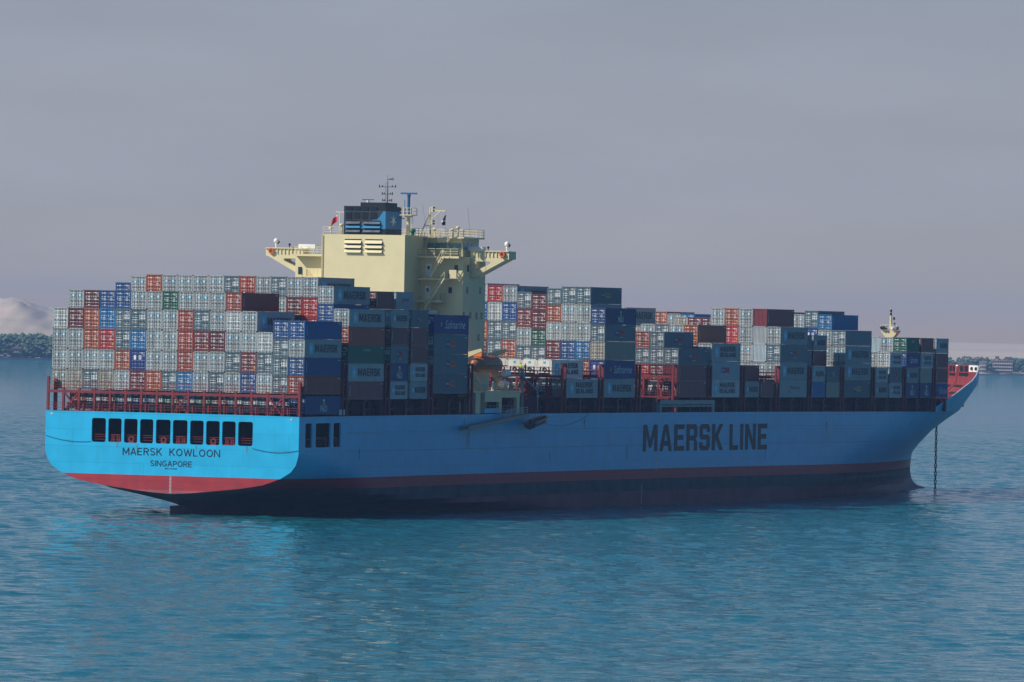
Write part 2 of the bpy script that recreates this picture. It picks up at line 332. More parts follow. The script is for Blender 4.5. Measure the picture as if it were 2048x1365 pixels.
M_weed = mat('weed-stained paint', (0.06, 0.06, 0.075), 0.65, 0.25, var=0.4, scale=0.3, streak=0.5, scol=(0.11, 0.045, 0.055))
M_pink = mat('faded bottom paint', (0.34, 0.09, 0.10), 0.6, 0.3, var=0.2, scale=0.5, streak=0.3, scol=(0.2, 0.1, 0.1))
M_dark = mat('dark interior and recess shade', (0.012, 0.014, 0.02), 0.7, 0.2)
M_oxide = mat('red oxide steel', (0.205, 0.028, 0.032), 0.55, 0.35, var=0.2, scale=1.2, streak=0.3)
M_oxdk = mat('dark oxide steel', (0.12, 0.03, 0.035), 0.6, 0.3, var=0.25, scale=1.0)
M_deck = mat('oxide deck', (0.16, 0.035, 0.03), 0.7, 0.2, var=0.2)
M_cream = mat('cream paint', (0.69, 0.60, 0.355), 0.45, 0.4, var=0.04, scale=0.5, streak=0.12, scol=(0.55, 0.42, 0.2))
M_white = mat('white paint', (0.80, 0.80, 0.78), 0.4, 0.4, var=0.04)
M_black = mat('black paint', (0.012, 0.014, 0.018), 0.45, 0.4)
M_navytxt = mat('dark navy lettering', (0.006, 0.018, 0.045), 0.5, 0.4, var=0.05)
M_hulltxt = mat('black hull lettering', (0.010, 0.014, 0.022), 0.5, 0.3, var=0.1)
M_glass = mat('dark window glass', (0.02, 0.035, 0.045), 0.08, 0.6)
M_bglass = mat('blue wheelhouse glass', (0.10, 0.28, 0.34), 0.06, 0.8)
M_fblue = mat('funnel blue', (0.04, 0.22, 0.42), 0.4, 0.4, var=0.06)
M_grey = mat('grey steel', (0.25, 0.26, 0.26), 0.5, 0.4)
M_ltgrey = mat('pale grey steel', (0.5, 0.52, 0.52), 0.5, 0.4)
M_radar = mat('blue scanner', (0.03, 0.13, 0.28), 0.4, 0.4)

hull = empty('hull', parent=ship)
hm = MB()
NS = len(stations(LV[0]))
idx = {}
for side in (-1, 1):
    for li, lv in enumerate(LV):
        for si, x in enumerate(stations(lv)):
            y = half(lv, x); idx[side, li, si] = len(hm.v); hm.v.append((x, side*y, lv[0]+hog(min(x, 300))*(1 if lv[0] > 0.5 else 0)))
    for li in range(len(LV)-1):
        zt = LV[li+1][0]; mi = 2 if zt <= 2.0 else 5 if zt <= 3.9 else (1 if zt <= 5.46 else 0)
        for si in range(NS-1):
            if LV[li][0] >= 9.0 and si < 6 and side < 0: continue        # panel with mooring openings
            q = (idx[side, li, si], idx[side, li, si+1], idx[side, li+1, si+1], idx[side, li+1, si])
            hm.f.append(q if side < 0 else q[::-1]); hm.m.append(mi)
# transom below the window row
for li in range(7, 16):
    zt = LV[li+1][0]; mi = 4 if zt <= 3.4 else (1 if zt <= 5.46 else 0)
    hm.f.append((idx[1, li, 0], idx[-1, li, 0], idx[-1, li+1, 0], idx[1, li+1, 0])); hm.m.append(mi)
def panel(mb, P, outer, holes, mi=0):
    flat = list(outer)+[p for h in holes for p in h]; i = len(mb.v); mb.v += [P(*p) for p in flat]
    for t in tessellate_polygon([[Vector((p[0], p[1], 0)) for p in l] for l in [outer]+holes]):
        mb.f.append(tuple(i+k for k in t)); mb.m.append(mi)
def rrect(u0, u1, v0, v1, r=0.32, n=4):
    out = []
    for cx, cy, a in ((u1-r, v0+r, -90), (u1-r, v1-r, 0), (u0+r, v1-r, 90), (u0+r, v0+r, 180)):
        for k in range(n+1): t = R(a+90*k/n); out.append((cx+r*math.cos(t), cy+r*math.sin(t)))
    return out
WIN = [(-12.70, -10.45), (-10.05, -7.93), (-7.52, -5.38), (-4.98, -2.87), (-2.44, -0.12), (0.25, 2.57), (3.0, 5.13), (5.53, 7.68), (8.07, 10.19), (10.6, 12.9)]
zr = LV[16][0]
panel(hm, lambda u, v: (0, -u, v), [(-HB, 9.0), (HB, 9.0), (HB, 14.29), (12, 14.36), (-12, 14.36), (-HB, 14.29)], [rrect(a, b, 9.99, 13.41) for a, b in WIN])
SW = [(2.1, 4.32), (5.5, 10.32), (11.36, 13.72)]
x5 = stations(LV[16])[6]
panel(hm, lambda u, v: (u, -HB, v+hog(u)), [(0, 9.0), (x5, 9.0), (x5, 14.29), (0, 14.29)], [rrect(a, b, 9.92, 13.35) for a, b in SW])
# jambs give the openings their plate thickness
for a, b in WIN:
    l = rrect(a, b, 9.99, 13.41)
    for p, q in zip(l, l[1:]+l[:1]): hm.quad((0, -p[0], p[1]), (0, -q[0], q[1]), (.25, -q[0], q[1]), (.25, -p[0], p[1]), 0)
for a, b in SW:
    l = rrect(a, b, 9.92, 13.35)
    for p, q in zip(l, l[1:]+l[:1]): hm.quad((p[0], -HB, p[1]+.1), (q[0], -HB, q[1]+.1), (q[0], -HB+.25, q[1]+.1), (p[0], -HB+.25, p[1]+.1), 0)
# weather deck as a strip mesh under the rim
xs_d = [0, 20, 60, 100, 150, 200, 233, 245, 255, 265, 275, 285, 293, 299, 303, 306.4]
top = LV[-1]
for a, b in zip(xs_d[:-1], xs_d[1:]):
    za, zb = 14.24+hog(a), 14.24+hog(b); ya, yb = half(top, a), half(top, b)
    hm.quad((a, -ya, za), (b, -yb, zb), (b, yb, zb), (a, ya, za), 3)
hull_o = hm.build('hull_plating', [M_blue, M_red, M_foul, M_deck, M_pink, M_weed], hull, smooth=True); hull_o.data.set_sharp_from_angle(angle=R(28))
# mooring deck space behind the openings
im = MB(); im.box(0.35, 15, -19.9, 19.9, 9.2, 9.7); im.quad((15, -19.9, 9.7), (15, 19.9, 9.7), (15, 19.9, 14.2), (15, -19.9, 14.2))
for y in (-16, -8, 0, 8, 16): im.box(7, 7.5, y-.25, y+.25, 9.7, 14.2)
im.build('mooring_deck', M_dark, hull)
mr_ = MB()
for a, b in WIN:
    for z in (10.35, 10.75, 11.05): mr_.box(.3, .36, -b+.02, -a-.02, z, z+.06)
for a, b in SW:
    for z in (10.35, 10.75, 11.05): mr_.box(a+.02, b-.02, -HB+.3, -HB+.36, z, z+.06)
mr_.build('mooring_railing', M_oxide, hull)
for k in (1, 5, 8):                                           # roller fairleads
    f = MB(); a, b = WIN[k]; c = -(a+b)/2
    f.box(.15, .7, c-.85, c+.85, 10.0, 10.15); f.box(.15, .6, c-.7, c+.7, 11.0, 11.12)
    for d in (-.62, -.3, .3, .62): f.bar((.4, c+d, 10.1), (.4, c+d*0.9, 11.05), .11, n=8)
    f.build('roller_fairlead', M_oxide, hull)
for k in (2, 4, 7):                                           # ring chocks
    f = MB(); a, b = WIN[k]; c = -(a+b)/2; n = 14
    for j in range(n):
        t, t2 = 2*math.pi*j/n, 2*math.pi*(j+1)/n
        f.bar((.3, c+.36*math.cos(t), 10.5+.36*math.sin(t)), (.3, c+.36*math.cos(t2), 10.5+.36*math.sin(t2)), .11)
    f.box(.2, .6, c-.5, c+.5, 9.99, 10.12)
    f.build('mooring_chock', M_oxide, hull)
for a, b in SW[1:]:
    f = MB()
    for x in (a+.35, b-.35-.0): f.box(x-.15, x+.15, -HB+.4, -HB+.7, 9.95, 11.2)
    f.box(a+.2, b-.2, -HB+.4, -HB+.7, 11.2, 11.35); f.build('roller_fairlead', M_oxide, hull)
# lettering
t = MB()
stroke_text(t, 'MAERSK', lambda u, v, d: (-.02-d, 7.6-u, 8.22+0.012*u+v), 6.15, 1.05)
t.build('stern_lettering', M_navytxt, hull); t = MB()
stroke_text(t, 'KOWLOON', lambda u, v, d: (-.02-d, .15-u, 8.3+v), 7.9, 1.02)
t.build('stern_lettering', M_navytxt, hull); t = MB()
stroke_text(t, 'SINGAPORE', lambda u, v, d: (-.02-d, 3.18-u, 6.76+v), 6.55, .82)
t.build('port_lettering', M_navytxt, hull); t = MB()
font_text(t, 'IMO 9313905', lambda u, v: (-.02, .85-u, 6.36+v), 1.9, .2, offset=0.01)
t.build('number_lettering', M_navytxt, hull)
t = MB()
block_text(t, 'MAERSK', lambda u, v: (124.4+u, -HB-.03, 8.47+v), 33.2, 4.24)
t.build('hull_lettering', M_hulltxt, hull); t = MB()
block_text(t, 'LINE', lambda u, v: (160.3+u, -HB-.03, 8.45+v), 16.3, 4.24)
t.build('hull_lettering', M_hulltxt, hull)
t = MB()
for k in range(12): t.box(-.03, -.005, -.2, .12, 3.05+k*.2, 3.05+k*.2+.09)
t.box(129.75, 130.15, -HB-.03, -HB-.005, 5.6, 7.45)
for k in range(10): t.box(124.1, 124.4, -HB-.03, -HB-.005, .3+k*.3, .3+k*.3+.12)
t.box(-.03, -.005, 19.0, 19.35, 13.75, 14.0); t.box(-.03, -.005, -19.1, -18.75, 13.75, 14.0)
for x, z0, z1 in ((40.5, 9.5, 12.0), (112, 9.5, 12.5), (205, 10, 12.5)):
    for k in range(6): t.box(x, x+.35, -HB-.03, -HB-.005, z0+k*(z1-z0)/6, z0+k*(z1-z0)/6+.2)
t.build('draft_marks', M_ltgrey, hull)
t = MB()
for x, z, l in ((20, 9.6, 1.6), (58, 12.0, 2.6), (101, 13.6, 1.3), (118, 9.4, 2.2), (176, 9.2, 2.4), (203, 12.9, 2.0), (219, 8.2, 1.7), (88, 8.8, 1.5)):
    w_ = .05+.03*(x % 3); t.quad((x, -HB-.016, z-l), (x+w_, -HB-.016, z-l), (x+w_*2.2, -HB-.016, z), (x-w_*.6, -HB-.016, z))
t.build('rust_run', mat('thin rust run', (.09, .13, .14), .7, .2, var=.3, scale=2), hull)
t = MB()
for y, l in ((5.4, 1.4), (-4.0, .9), (-12.0, 1.1), (8.6, .7)): t.quad((-.012, y+.05, 9.9-l), (-.012, y-.05, 9.9-l), (-.012, y-.16, 9.9), (-.012, y+.16, 9.9))
t.build('rust_run', mat('thin stern rust run', (.10, .26, .32), .7, .2, var=.3, scale=2), hull)
# plate seams and fender line, thin proud strips
t = MB()
for z in (8.9+.3, 11.9):
    for x0 in range(16, 226, 12): t.box(x0, x0+11.9, -HB-.012, -HB-.004, z+hog(x0), z+hog(x0)+.05)
t.build('plate_seam', mat('seam shade paint', (0.028, 0.22, 0.38), .5, .3), hull)
# sagging mooring cable on the transom and starboard side
t = MB()
def sag(p, q, d, n=12, r=.02):
    p = Vector(p); q = Vector(q); pts = []
    for k in range(n+1):
        u = k/n; s = p.lerp(q, u); s.z -= d*4*u*(1-u); pts.append(s)
    for a, b in zip(pts[:-1], pts[1:]): t.bar(a, b, r)
sag((-.06, 20.1, 10.75), (-.06, 12.8, 10.05), .35); t.build('mooring_rope', M_black, hull); t = MB()
sag((-.06, -12.9, 9.7), (-.06, -20.1, 9.55), .45); t.build('mooring_rope', M_black, hull); t = MB()
sag((83, -HB-.08, 13.6), (103, -HB-.08, 14.5), 1.35)
t.build('mooring_rope', M_black, hull)
# rudder head
rd = MB()
rd.loft([[(.1, 0, z), (1.5, -.45, z), (4.5, -.6, z), (7, -.2, z), (7, .2, z), (4.5, .6, z), (1.5, .45, z)] for z in (-2.5, 1.2)])
rd.build('rudder', M_foul, ship)

# ---- bow: bulwark above the knuckle
RIM = [(252.5, 14.4), (257.8, 15.55), (261.8, 16.4), (268, 17.8), (273, 19.0), (277, 19.8), (281, 20.7), (284, 21.5), (286, 22.0), (288, 22.4)]+[(x, 22.55) for x in (290, 292, 294, 296, 298, 300, 302, 304, 306, 307.5, 309, 310, 310.7, 311)]
def bul_half(x, z):
    u = min(1, max(0, (z-14.3)/5.3)); xs = 233+(240-233)*u; xe = 306.5+4.5*u; n = 3.05+0.95*u
    return HB*max(0, 1-max(0, (x-xs)/(xe-xs))**n) if x < xe else 0
def bul_ring(side, inset):
    rings = []
    for x, zt in RIM:
        u0 = 306.5-.02; x0 = min(x, u0) if x < 304 else 304+(x-304)/(311-304)*(306.5-304)
        ring = []
        for k in range(6):
            f = k/5; z = 14.29+hog(min(x, 300))+(zt-14.29-hog(min(x, 300)))*f; xx = x0+(x-x0)*f
            ring.append((xx-inset*.5, side*max(0, bul_half(xx, z)-inset), z))
        rings.append(ring)
    return rings
bw = MB()
for side in (-1, 1):
    o = bul_ring(side, 0); i = bul_ring(side, .14)
    bw.loft(o, 0, closed=False, caps=False); bw.loft(i, 1, closed=False, caps=False)
    bw.loft([[a[-1], b[-1]] for a, b in zip(o, i)], 2, closed=False, caps=False)
bulw = bw.build('bow_bulwark', [M_blue, M_oxide, M_ltgrey], ship, smooth=True); bulw.data.set_sharp_from_angle(angle=R(35))
st = MB()
def inner(x, z, d): return max(.05, bul_half(x, z)-d)
for side in (-1, 1):                                          # inner stays and ledges following the flare
    for x in (280, 284, 305.3, 308.3):
        zt = min(22.3, np.interp(x, [p[0] for p in RIM], [p[1] for p in RIM])-.15)
        st.loft([[(x-.15, side*inner(x-.15, z, .2), z), (x+.15, side*inner(x+.15, z, .2), z), (x+.15, side*inner(x+.15, z, .6), z), (x-.15, side*inner(x-.15, z, .6), z)] for z in np.linspace(15.2, zt, 6)])
def inner_strip(name, x0, x1, z0, z1, M, ins=.3, parent=None):
    q = MB(); n_ = max(2, int((x1-x0)/.5)); q.loft([[(x0+(x1-x0)*k/n_, -inner(x0+(x1-x0)*k/n_, z, ins), z) for z in (z0, z1)] for k in range(n_+1)], closed=False, caps=False)
    return q.build(name, M, bulw)
st.build('bulwark_stay', M_oxide, bulw)
inner_strip('chock_plate', 290.0, 300.2, 21.3, 22.5, M_white)
inner_strip('chock_plate', 305.2, 306.0, 21.3, 22.5, M_white, .34)
for x0 in (292.5, 297.6):
    pn = MB(); y = -inner(x0, 21.9, .42); pn.bar((x0, y, 21.9), (x0-.15, y+.1, 21.9), .33, n=10); pn.build('chock_opening', M_black, bulw)
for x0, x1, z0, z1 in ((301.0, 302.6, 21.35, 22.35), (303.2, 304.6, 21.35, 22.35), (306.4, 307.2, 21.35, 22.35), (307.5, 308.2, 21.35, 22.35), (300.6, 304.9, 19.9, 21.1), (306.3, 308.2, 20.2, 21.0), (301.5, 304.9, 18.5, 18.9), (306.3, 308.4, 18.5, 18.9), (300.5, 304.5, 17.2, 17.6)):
    inner_strip('bulwark_recess_shade', x0, x1, z0, z1, M_dark)  # dark strips painted in for the shade of recesses between the frames
hz = MB()
for x in (268.5, 274, 276.5, 279, 282):                       # small freeing ports along the knuckle
    y = -(bul_half(x, 14.9)+.02); y2 = -(bul_half(x+.7, 14.9)+.02)
    hz.quad((x, y, 14.75), (x+.7, y2, 14.75), (x+.7, y2, 15.35), (x, y, 15.35))
hz.build('freeing_port', M_black, bulw)
fd = MB(); fx = [262, 270, 278, 285, 291, 297, 302, 306]      # forecastle deck and windlass gear
for a, b in zip(fx[:-1], fx[1:]):
    ya, yb = bul_half(a, 15.5)-.5, bul_half(b, 15.5)-.5; fd.quad((a, -ya, 15.1), (b, -yb, 15.1), (b, yb, 15.1), (a, ya, 15.1))
fd.box(262, 262.3, -18.5, 18.5, 14.5, 16.6)
fcs = fd.build('forecastle_deck', M_oxide, ship)
for y in (-12.5, -7, 4.5, 10.5):
    wl = MB(); wl.box(282, 285.5, y-1.6, y+1.6, 15.12, 15.5); wl.bar((283.6, y-1.7, 16.5), (283.6, y+1.7, 16.5), .85, n=12); wl.bar((283.6, y-1.8, 16.5), (283.6, y-1.7, 16.5), 1.25, n=12); wl.bar((283.6, y+1.7, 16.5), (283.6, y+1.8, 16.5), 1.25, n=12); wl.box(281.6, 282.6, y-.5, y+.6, 15.5, 17.2)
    wl.build('mooring_winch', M_oxide, fcs)
for x, y in ((277, -15.5), (279.5, -15), (288, -11.5), (291, -9)):
    bo = MB(); bo.bar((x, y, 15.1), (x, y, 16.4), .32, n=10); bo.bar((x+1, y+.3, 15.1), (x+1, y+.3, 16.4), .32, n=10); bo.ball((x, y, 16.45), .42, rz=.15); bo.ball((x+1, y+.3, 16.45), .42, rz=.15)
    bo.build('bollard', M_white, fcs)
fr = MB(); railing(fr, [(276.3, -16.2, 15.1), (276.3, -6, 15.1)], 1.1, 1.2, .04); fr.build('railing', M_oxide, fcs)
# foremast
fm = empty('foremast', parent=ship)
f = MB(); f.bar((285, 0, 15.1), (285, 0, 27.0), .6, n=10, r2=.4); f.bar((285, 0, 27), (285, 0, 31.1), .25, n=10, r2=.19); f.bar((285, 0, 31.1), (285, 0, 32.6), .1, n=6); f.build('mast_column', M_cream, fm)
f = MB(); f.prism([(-.55, 27.0), (.55, 27.0), (1.6, 28.3), (1.6, 28.5), (-1.6, 28.5), (-1.6, 28.3)], 'x', 284.3, 285.8); f.build('crosstree', M_cream, fm)
f = MB(); railing(f, [(283.95, -1.55, 28.5), (283.95, 1.55, 28.5)], 1.0, .9, .03, 2); f.build('railing', M_cream, fm)
for y, M in ((-1.35, M_grey), (-.7, M_white), (.85, M_black), (1.35, M_black)):
    f = MB(); f.box(284.1, 284.9, y-.25, y+.25, 28.6, 29.2); f.bar((284.0, y, 28.95), (283.7, y, 28.95), .24, n=10); f.build('floodlight', M, fm)
f = MB()
for z, dy in ((30.6, -.6), (29.6, -.7), (32.0, .0), (31.4, .0)): f.bar((285, dy, z-.2), (285, dy, z+.25), .2, n=8)
f.build('navigation_lamp', M_black, fm)

# ---- hatch coamings, pedestals under the outer stacks, lashing bridges
BAY = {0: 1.45, 1: 15.92, 2: 30.3, 3: 45.25, 35: 79.6, 4: 94.1, 5: 108.7, 55: 123.4, 6: 138.4, 7: 152.3, 8: 166.9, 9: 181.9, 10: 196.3, 11: 211.3, 12: 225.6, 13: 240.4, 14: 254.9}
for b, x in BAY.items():
    if b == 0: continue
    L = 12.3 if b != 14 else 6.3
    h = hog(x); hc = MB()
    hc.box(x-.2, x+L+.1, -16.8, 16.8, 14.26+h, 16.3+h); hc.box(x-.4, x+L+.3, -17.3, 17.3, 16.32+h, 16.6+h)
    hc.box(x, x+L, -17.2, -16.82, 15.1+h, 15.3+h)
    ho = hc.build('hatch_coaming', M_oxdk, ship)
    if b == 35: continue
    for s in (-1, 1):
        pd = MB()
        for xx in ((x+.35, x+L/2, x+L-.45) if b != 14 else (x+.35, x+L-.45)):
            for yy in (19.6, 17.75): pd.box(xx-.35, xx+.35, s*yy-.25, s*yy+.25, 14.27+h, 16.34+h)
            pd.box(xx-.42, xx+.42, min(s*20.05, s*17.4), max(s*20.05, s*17.4), 16.36+h, 16.6+h)
        pd.box(x+.3, x+L-.3, s*18.7-.1, s*18.7+.1, 15.0+h, 15.35+h)
        if b == 3: pd.box(x+.1, x+L-.1, min(s*17.5, s*17.2), max(s*17.5, s*17.2), 14.3+h, 17.3+h)
        pd.build('container_pedestal', M_oxdk, ho)
def lashing_bridge(x, hi=21.6):
    h = hog(x); g = MB(); xa, xb = x-.75, x+.55
    for k in range(17):
        y = 20.1-2.5125*k
        top_ = hi+h if k in (0, 16) else 19.7+h
        for xx in (xa, xb): g.box(xx-.14, xx+.14, y-.17, y+.17, 14.28+h, top_)
    for xx in (xa, xb):
        g.box(xx-.12, xx+.12, -19.9, 19.9, 19.72+h, 20.1+h); g.box(xx-.08, xx+.08, -19.9, 19.9, 16.62+h, 16.82+h)
    for s in (-1, 1):
        g.box(xa-.13, xb+.13, s*20.1-.2, s*20.1+.2, hi+h, hi+h+.25); g.box(xa+.15, xb-.15, s*20.1-.15, s*20.1+.15, 16.62+h, 16.85+h)
    g.box(xa+.15, xb-.15, -19.8, 19.8, 16.7+h, 16.76+h)
    for k in (3, 8, 13):
        y = 20.1-2.5125*k; g.bar((xa, y-.2, 16.9+h), (xa, y-2.3, 19.6+h), .07); g.bar((xa, y-2.3, 16.9+h), (xa, y-.2, 19.6+h), .07)
    o = g.build('lashing_bridge', M_oxide, ship)
    r = MB()
    for xx in (xa-.2, xb+.2):
        for zz, nr_ in ((16.8, 3), (20.1, 2)): r = MB(); railing(r, [(xx, -19.7, zz+h), (xx, 19.7, zz+h)], 1.1, 2.51, .035, nr_); r.build('railing', M_oxide, o)
    return o
for x in (14.85, 29.2, 44.1, 58.4, 93.0, 107.5, 122.2, 137.0, 151.5, 165.7, 180.8, 195.2, 210.0, 224.5, 239.4, 254.0): lashing_bridge(x)
for y in (-11.6, -14.3):                                      # oxide lockers on the bridges ahead of the house and ahead of the empty bay
    pass
lk = MB(); lk.box(92.6, 93.3, -14.9, -13.6, 16.9, 19.7); lk.build('storage_locker', M_oxide, ship)
lk = MB(); lk.box(136.6, 137.2, -15.1, -14.2, 16.9+.33, 19.9); lk.build('storage_locker', M_oxide, ship)

# ---- stern lashing platform
pl = MB()
for k in range(17):
    y = 20.0-2.5*k
    pl.box(.16, .48, y-.17, y+.17, 14.36, 19.2 if k in (0, 16) else 17.62)
    if 0 < k < 16: pl.box(.95, 1.2, y-.5, y-.2, 14.36, 15.6)
pl.box(.18, .46, -19.8, 19.8, 16.92, 17.32); pl.box(.5, 1.35, -19.9, 19.9, 17.0, 17.1)
pl.box(1.0, 1.3, 19.0, 19.5, 14.36, 18.9); pl.box(1.0, 1.3, -19.9, -19.4, 14.36, 18.8)
plat = pl.build('lashing_platform', M_oxide, ship)
br = MB()
for k in (1, 8, 14):
    y = 20.0-2.5*k; br.bar((.3, y-.2, 16.9), (.3, y-2.3, 14.4), .11); br.bar((.36, y-2.3, 16.9), (.36, y-.2, 14.4), .11)
br.build('cross_brace', M_oxide, plat)
rl = MB(); railing(rl, [(.2, 19.8, 17.33), (.2, -19.8, 17.33)], 1.15, 2.5, .03, 3); railing(rl, [(.12, 19.8, 14.4), (.12, -19.8, 14.4)], 1.1, 1.25, .03, 3); rl.build('railing', M_oxide, plat)
lr = MB()
for k in range(16):
    if k in (1, 3, 5, 12, 14, 15):
        y = 19.9-2.5125*k; lr.bar((1.0, y-.2, 17.5), (1.3, y-2.2, 20.3), .016); lr.bar((1.05, y-2.2, 17.5), (1.35, y-.2, 20.3), .016)
lr.build('lashing_rods', M_grey, plat)

# ---- accommodation block
ac = empty('accommodation_block', parent=ship)
a = MB()
a.box(68.4, 76.5, -14, 14, 14.3, 37.9); a.box(62.55, 68.38, -6.97, 6.82, 14.3, 41.05); a.box(68.41, 70.5, -6.9, 6.7, 37.92, 41.0)
a.build('house_walls', M_cream, ac)
def slab(x0, x1, y0, y1, z, t_=.32): 
    s = MB(); s.box(x0, x1, y0, y1, z-t_, z); return s
bal = [(38.05, -7.0, -13.85, 67.0), (34.75, -7.0, -12.25, 67.0), (31.4, -7.0, -11.15, 66.8), (28.1, -7.0, -13.0, 66.9)]
for z, y0, y1, x0 in bal:
    for s in (1, -1):
        ya, yb = sorted((s*abs(y0)-s*(-.02), s*abs(y1))); ya, yb = (ya, yb) if s > 0 else (ya, yb)
        d = slab(x0, 68.38, ya, yb, z).build('balcony', M_cream, ac)
        rr = MB(); yo = s*(abs(y1)-.08); yi = s*(abs(y0)+.1); railing(rr, [(68.3, yo, z), (x0+.08, yo, z), (x0+.08, yi, z)], 1.1, 1.3, .035, 3); rr.build('railing', M_cream, d)
pnl = MB(); pnl.box(67.0, 67.1, -13.5, -12.3, 34.7, 36.0); pnl.build('bulwark_panel', M_cream, ac)
def stair(xa, ya, za, xb, yb, zb, wdt=.8):
    s = MB(); d = Vector((xb-xa, yb-ya, zb-za)); n = 9
    for off in (-wdt/2, wdt/2): s.bar((xa+off, ya, za), (xb+off, yb, zb), .08); s.bar((xa+off, ya, za+1), (xb+off, yb, zb+1), .03)
    for k in range(1, n):
        p = Vector((xa, ya, za))+d*k/n; s.box(p.x-wdt/2, p.x+wdt/2, p.y-.12, p.y+.12, p.z-.02, p.z+.03)
    for k in range(0, n, 3):
        p = Vector((xa, ya, za))+d*k/n
        for off in (-wdt/2, wdt/2): s.bar((p.x+off, p.y, p.z), (p.x+off, p.y, p.z+1), .025)
    return s.build('stairway', M_cream, ac)
stair(66.6, -11.4, 37.9, 66.6, -9.6, 34.8); stair(66.6, -11.9, 34.7, 66.6, -9.7, 31.45); stair(66.5, -9.6, 31.3, 66.5, -7.6, 28.15)
stair(69.9, 12.0, 37.9, 69.9, 10.9, 35.0)
for y, z in ((-8.3, 35.0), (-8.2, 31.65), (-8.3, 28.35)):
    d = MB(); d.box(68.33, 68.39, y-.45, y+.45, z-.1, z+1.9); dd = d.build('door', M_white, ac)
    d = MB(); d.box(68.29, 68.325, y-.18, y+.18, z+1.05, z+1.55); d.build('door_window', M_glass, dd)
d = MB(); d.box(68.33, 68.39, -13.1, -12.55, 35.9, 36.75); d.build('window', M_glass, ac)
d = MB(); d.box(68.33, 68.39, -12.2, -11.65, 32.5, 33.4); d.build('window', M_glass, ac)
d = MB(); d.box(68.33, 68.39, -10.1, -9.6, 28.9, 29.8); d.build('window', M_glass, ac)
for x, z in ((70.1, 36.3), (70.0, 33.0), (74.8, 33.0), (65.9+3, 29.2), (71.3, 29.2), (73.6, 29.2), (75.4, 29.2), (70, 25.9), (74.5, 25.9)):
    d = MB(); d.box(x-.28, x+.28, -14.06, -14.01, z-.5, z+.5); d.build('window', M_glass, ac)
d = MB(); d.box(68.33, 68.39, 12.9, 13.5, 35.0, 36.1); d.build('window', M_glass, ac)
# louvres in the casing
for y0, y1 in ((.2, 3.0), (-3.28, -.4)):
    lv_ = MB(); lv_.quad((62.52, y0, 38.3), (62.52, y1, 38.3), (62.52, y1, 40.37), (62.52, y0, 40.37), 1)
    for k in range(3):
        z = 38.32+k*.69; lv_.quad((62.53, y1, z+.50), (62.53, y0, z+.50), (62.2, y0, z+.05), (62.2, y1, z+.05), 0); lv_.quad((62.2, y0, z), (62.2, y1, z), (62.2, y1, z+.05), (62.2, y0, z+.05), 0)
    lv_.build('louvre', [M_cream, M_dark], ac)
pp = MB(); pp.bar((62.4, 6.7, 20), (62.4, 6.7, 41), .07, n=6); pp.build('drain_pipe', M_cream, ac)
# wheelhouse
wh = empty('wheelhouse', parent=ship)
a = MB()
a.prism([(70.6, 38.0), (76.0, 38.0), (76.4, 40.3), (76.4, 40.75), (70.0, 40.75), (70.3, 40.0), (70.5, 39.0)], 'y', -12.9, 6.3); a.box(70.52, 76.9, -13.6, 6.5, 40.76, 41.0); a.box(69.3, 70.5, -13.6, -7.0, 40.76, 41.0)
a.prism([(-9.0, 40.74), (-11.2, 40.74), (-11.1, 40.2), (-9.4, 40.1)], 'x', 69.3, 69.9)
a.build('wheelhouse_walls', M_cream, wh)
M_brown = mat('shaded brown trim', (0.30, 0.22, 0.17), .5, .3)
for k, y in enumerate((-7.6, -8.7, -9.8, -11.1, -12.2)):
    d = MB(); d.prism([(70.50, 39.05), (70.24, 40.05), (70.20, 40.05), (70.46, 39.05)], 'y', y-.5, y+.5); d.build('window', M_bglass, wh)
for x in (71.3, 72.8, 74.3, 75.5):
    d = MB(); d.box(x-.6, x+.6, -12.96, -12.92, 39.05, 40.15); d.build('window', M_bglass, wh)
rr = MB(); railing(rr, [(76.8, 6.4, 41), (76.8, -13.5, 41), (69.4, -13.5, 41), (69.4, -7, 41)], 1.15, 1.3, .035, 3); rr.build('railing', M_cream, wh); rr = MB()
railing(rr, [(62.7, 6.7, 41.06), (62.7, 4.2, 41.06)], 1.1, 1.2, .035, 3); rr.build('railing', M_cream, wh); rr = MB(); railing(rr, [(66.5, -6.8, 41.06), (69, -6.8, 41.06)], 1.1, 1.2, .035, 3)
rr.build('railing', M_cream, wh)
stw = MB(); stw.bar((69.2, -6.9, 39.0), (69.2, -7.9, 41.0), .05); stw.bar((69.8, -6.9, 39.0), (69.8, -7.9, 41.0), .05)
for k in range(7): stw.box(69.2, 69.8, -7.0-k*.14, -6.85-k*.14, 39.1+k*.28, 39.14+k*.28)
stw.build('ladder', M_cream, wh)
for y, x, hgt in ((-11.2, 70.5, .9), (-12.1, 70.5, 1.25), (-8.2, 70.6, 1.0), (-6.2, 67.2, .8), (5.8, 63.5, .8), (3.9, 63.3, 1.3)):
    v = MB(); v.bar((x, y, 41), (x, y, 41+hgt), .14, n=8); v.ball((x-.15, y, 41+hgt+.15), .32, rz=.24); v.build('ventilator', M_cream, wh)
v = MB(); v.bar((64.5, -7.25, 41.05), (64.5, -7.25, 41.5), .25, n=8); v.ball((64.5, -7.3, 41.75), .5, rz=.35); v.build('green_ventilator', mat('green paint', (.01, .16, .07), .4), wh)
v = MB(); v.bar((72, -13.4, 41), (71.6, -13.1, 45.4), .03, n=5); v.build('whip_aerial', M_grey, wh); v = MB(); v.bar((66.2, -9.0, 41), (65.9, -8.2, 45.6), .025, n=5); v.build('whip_aerial', M_grey, wh)

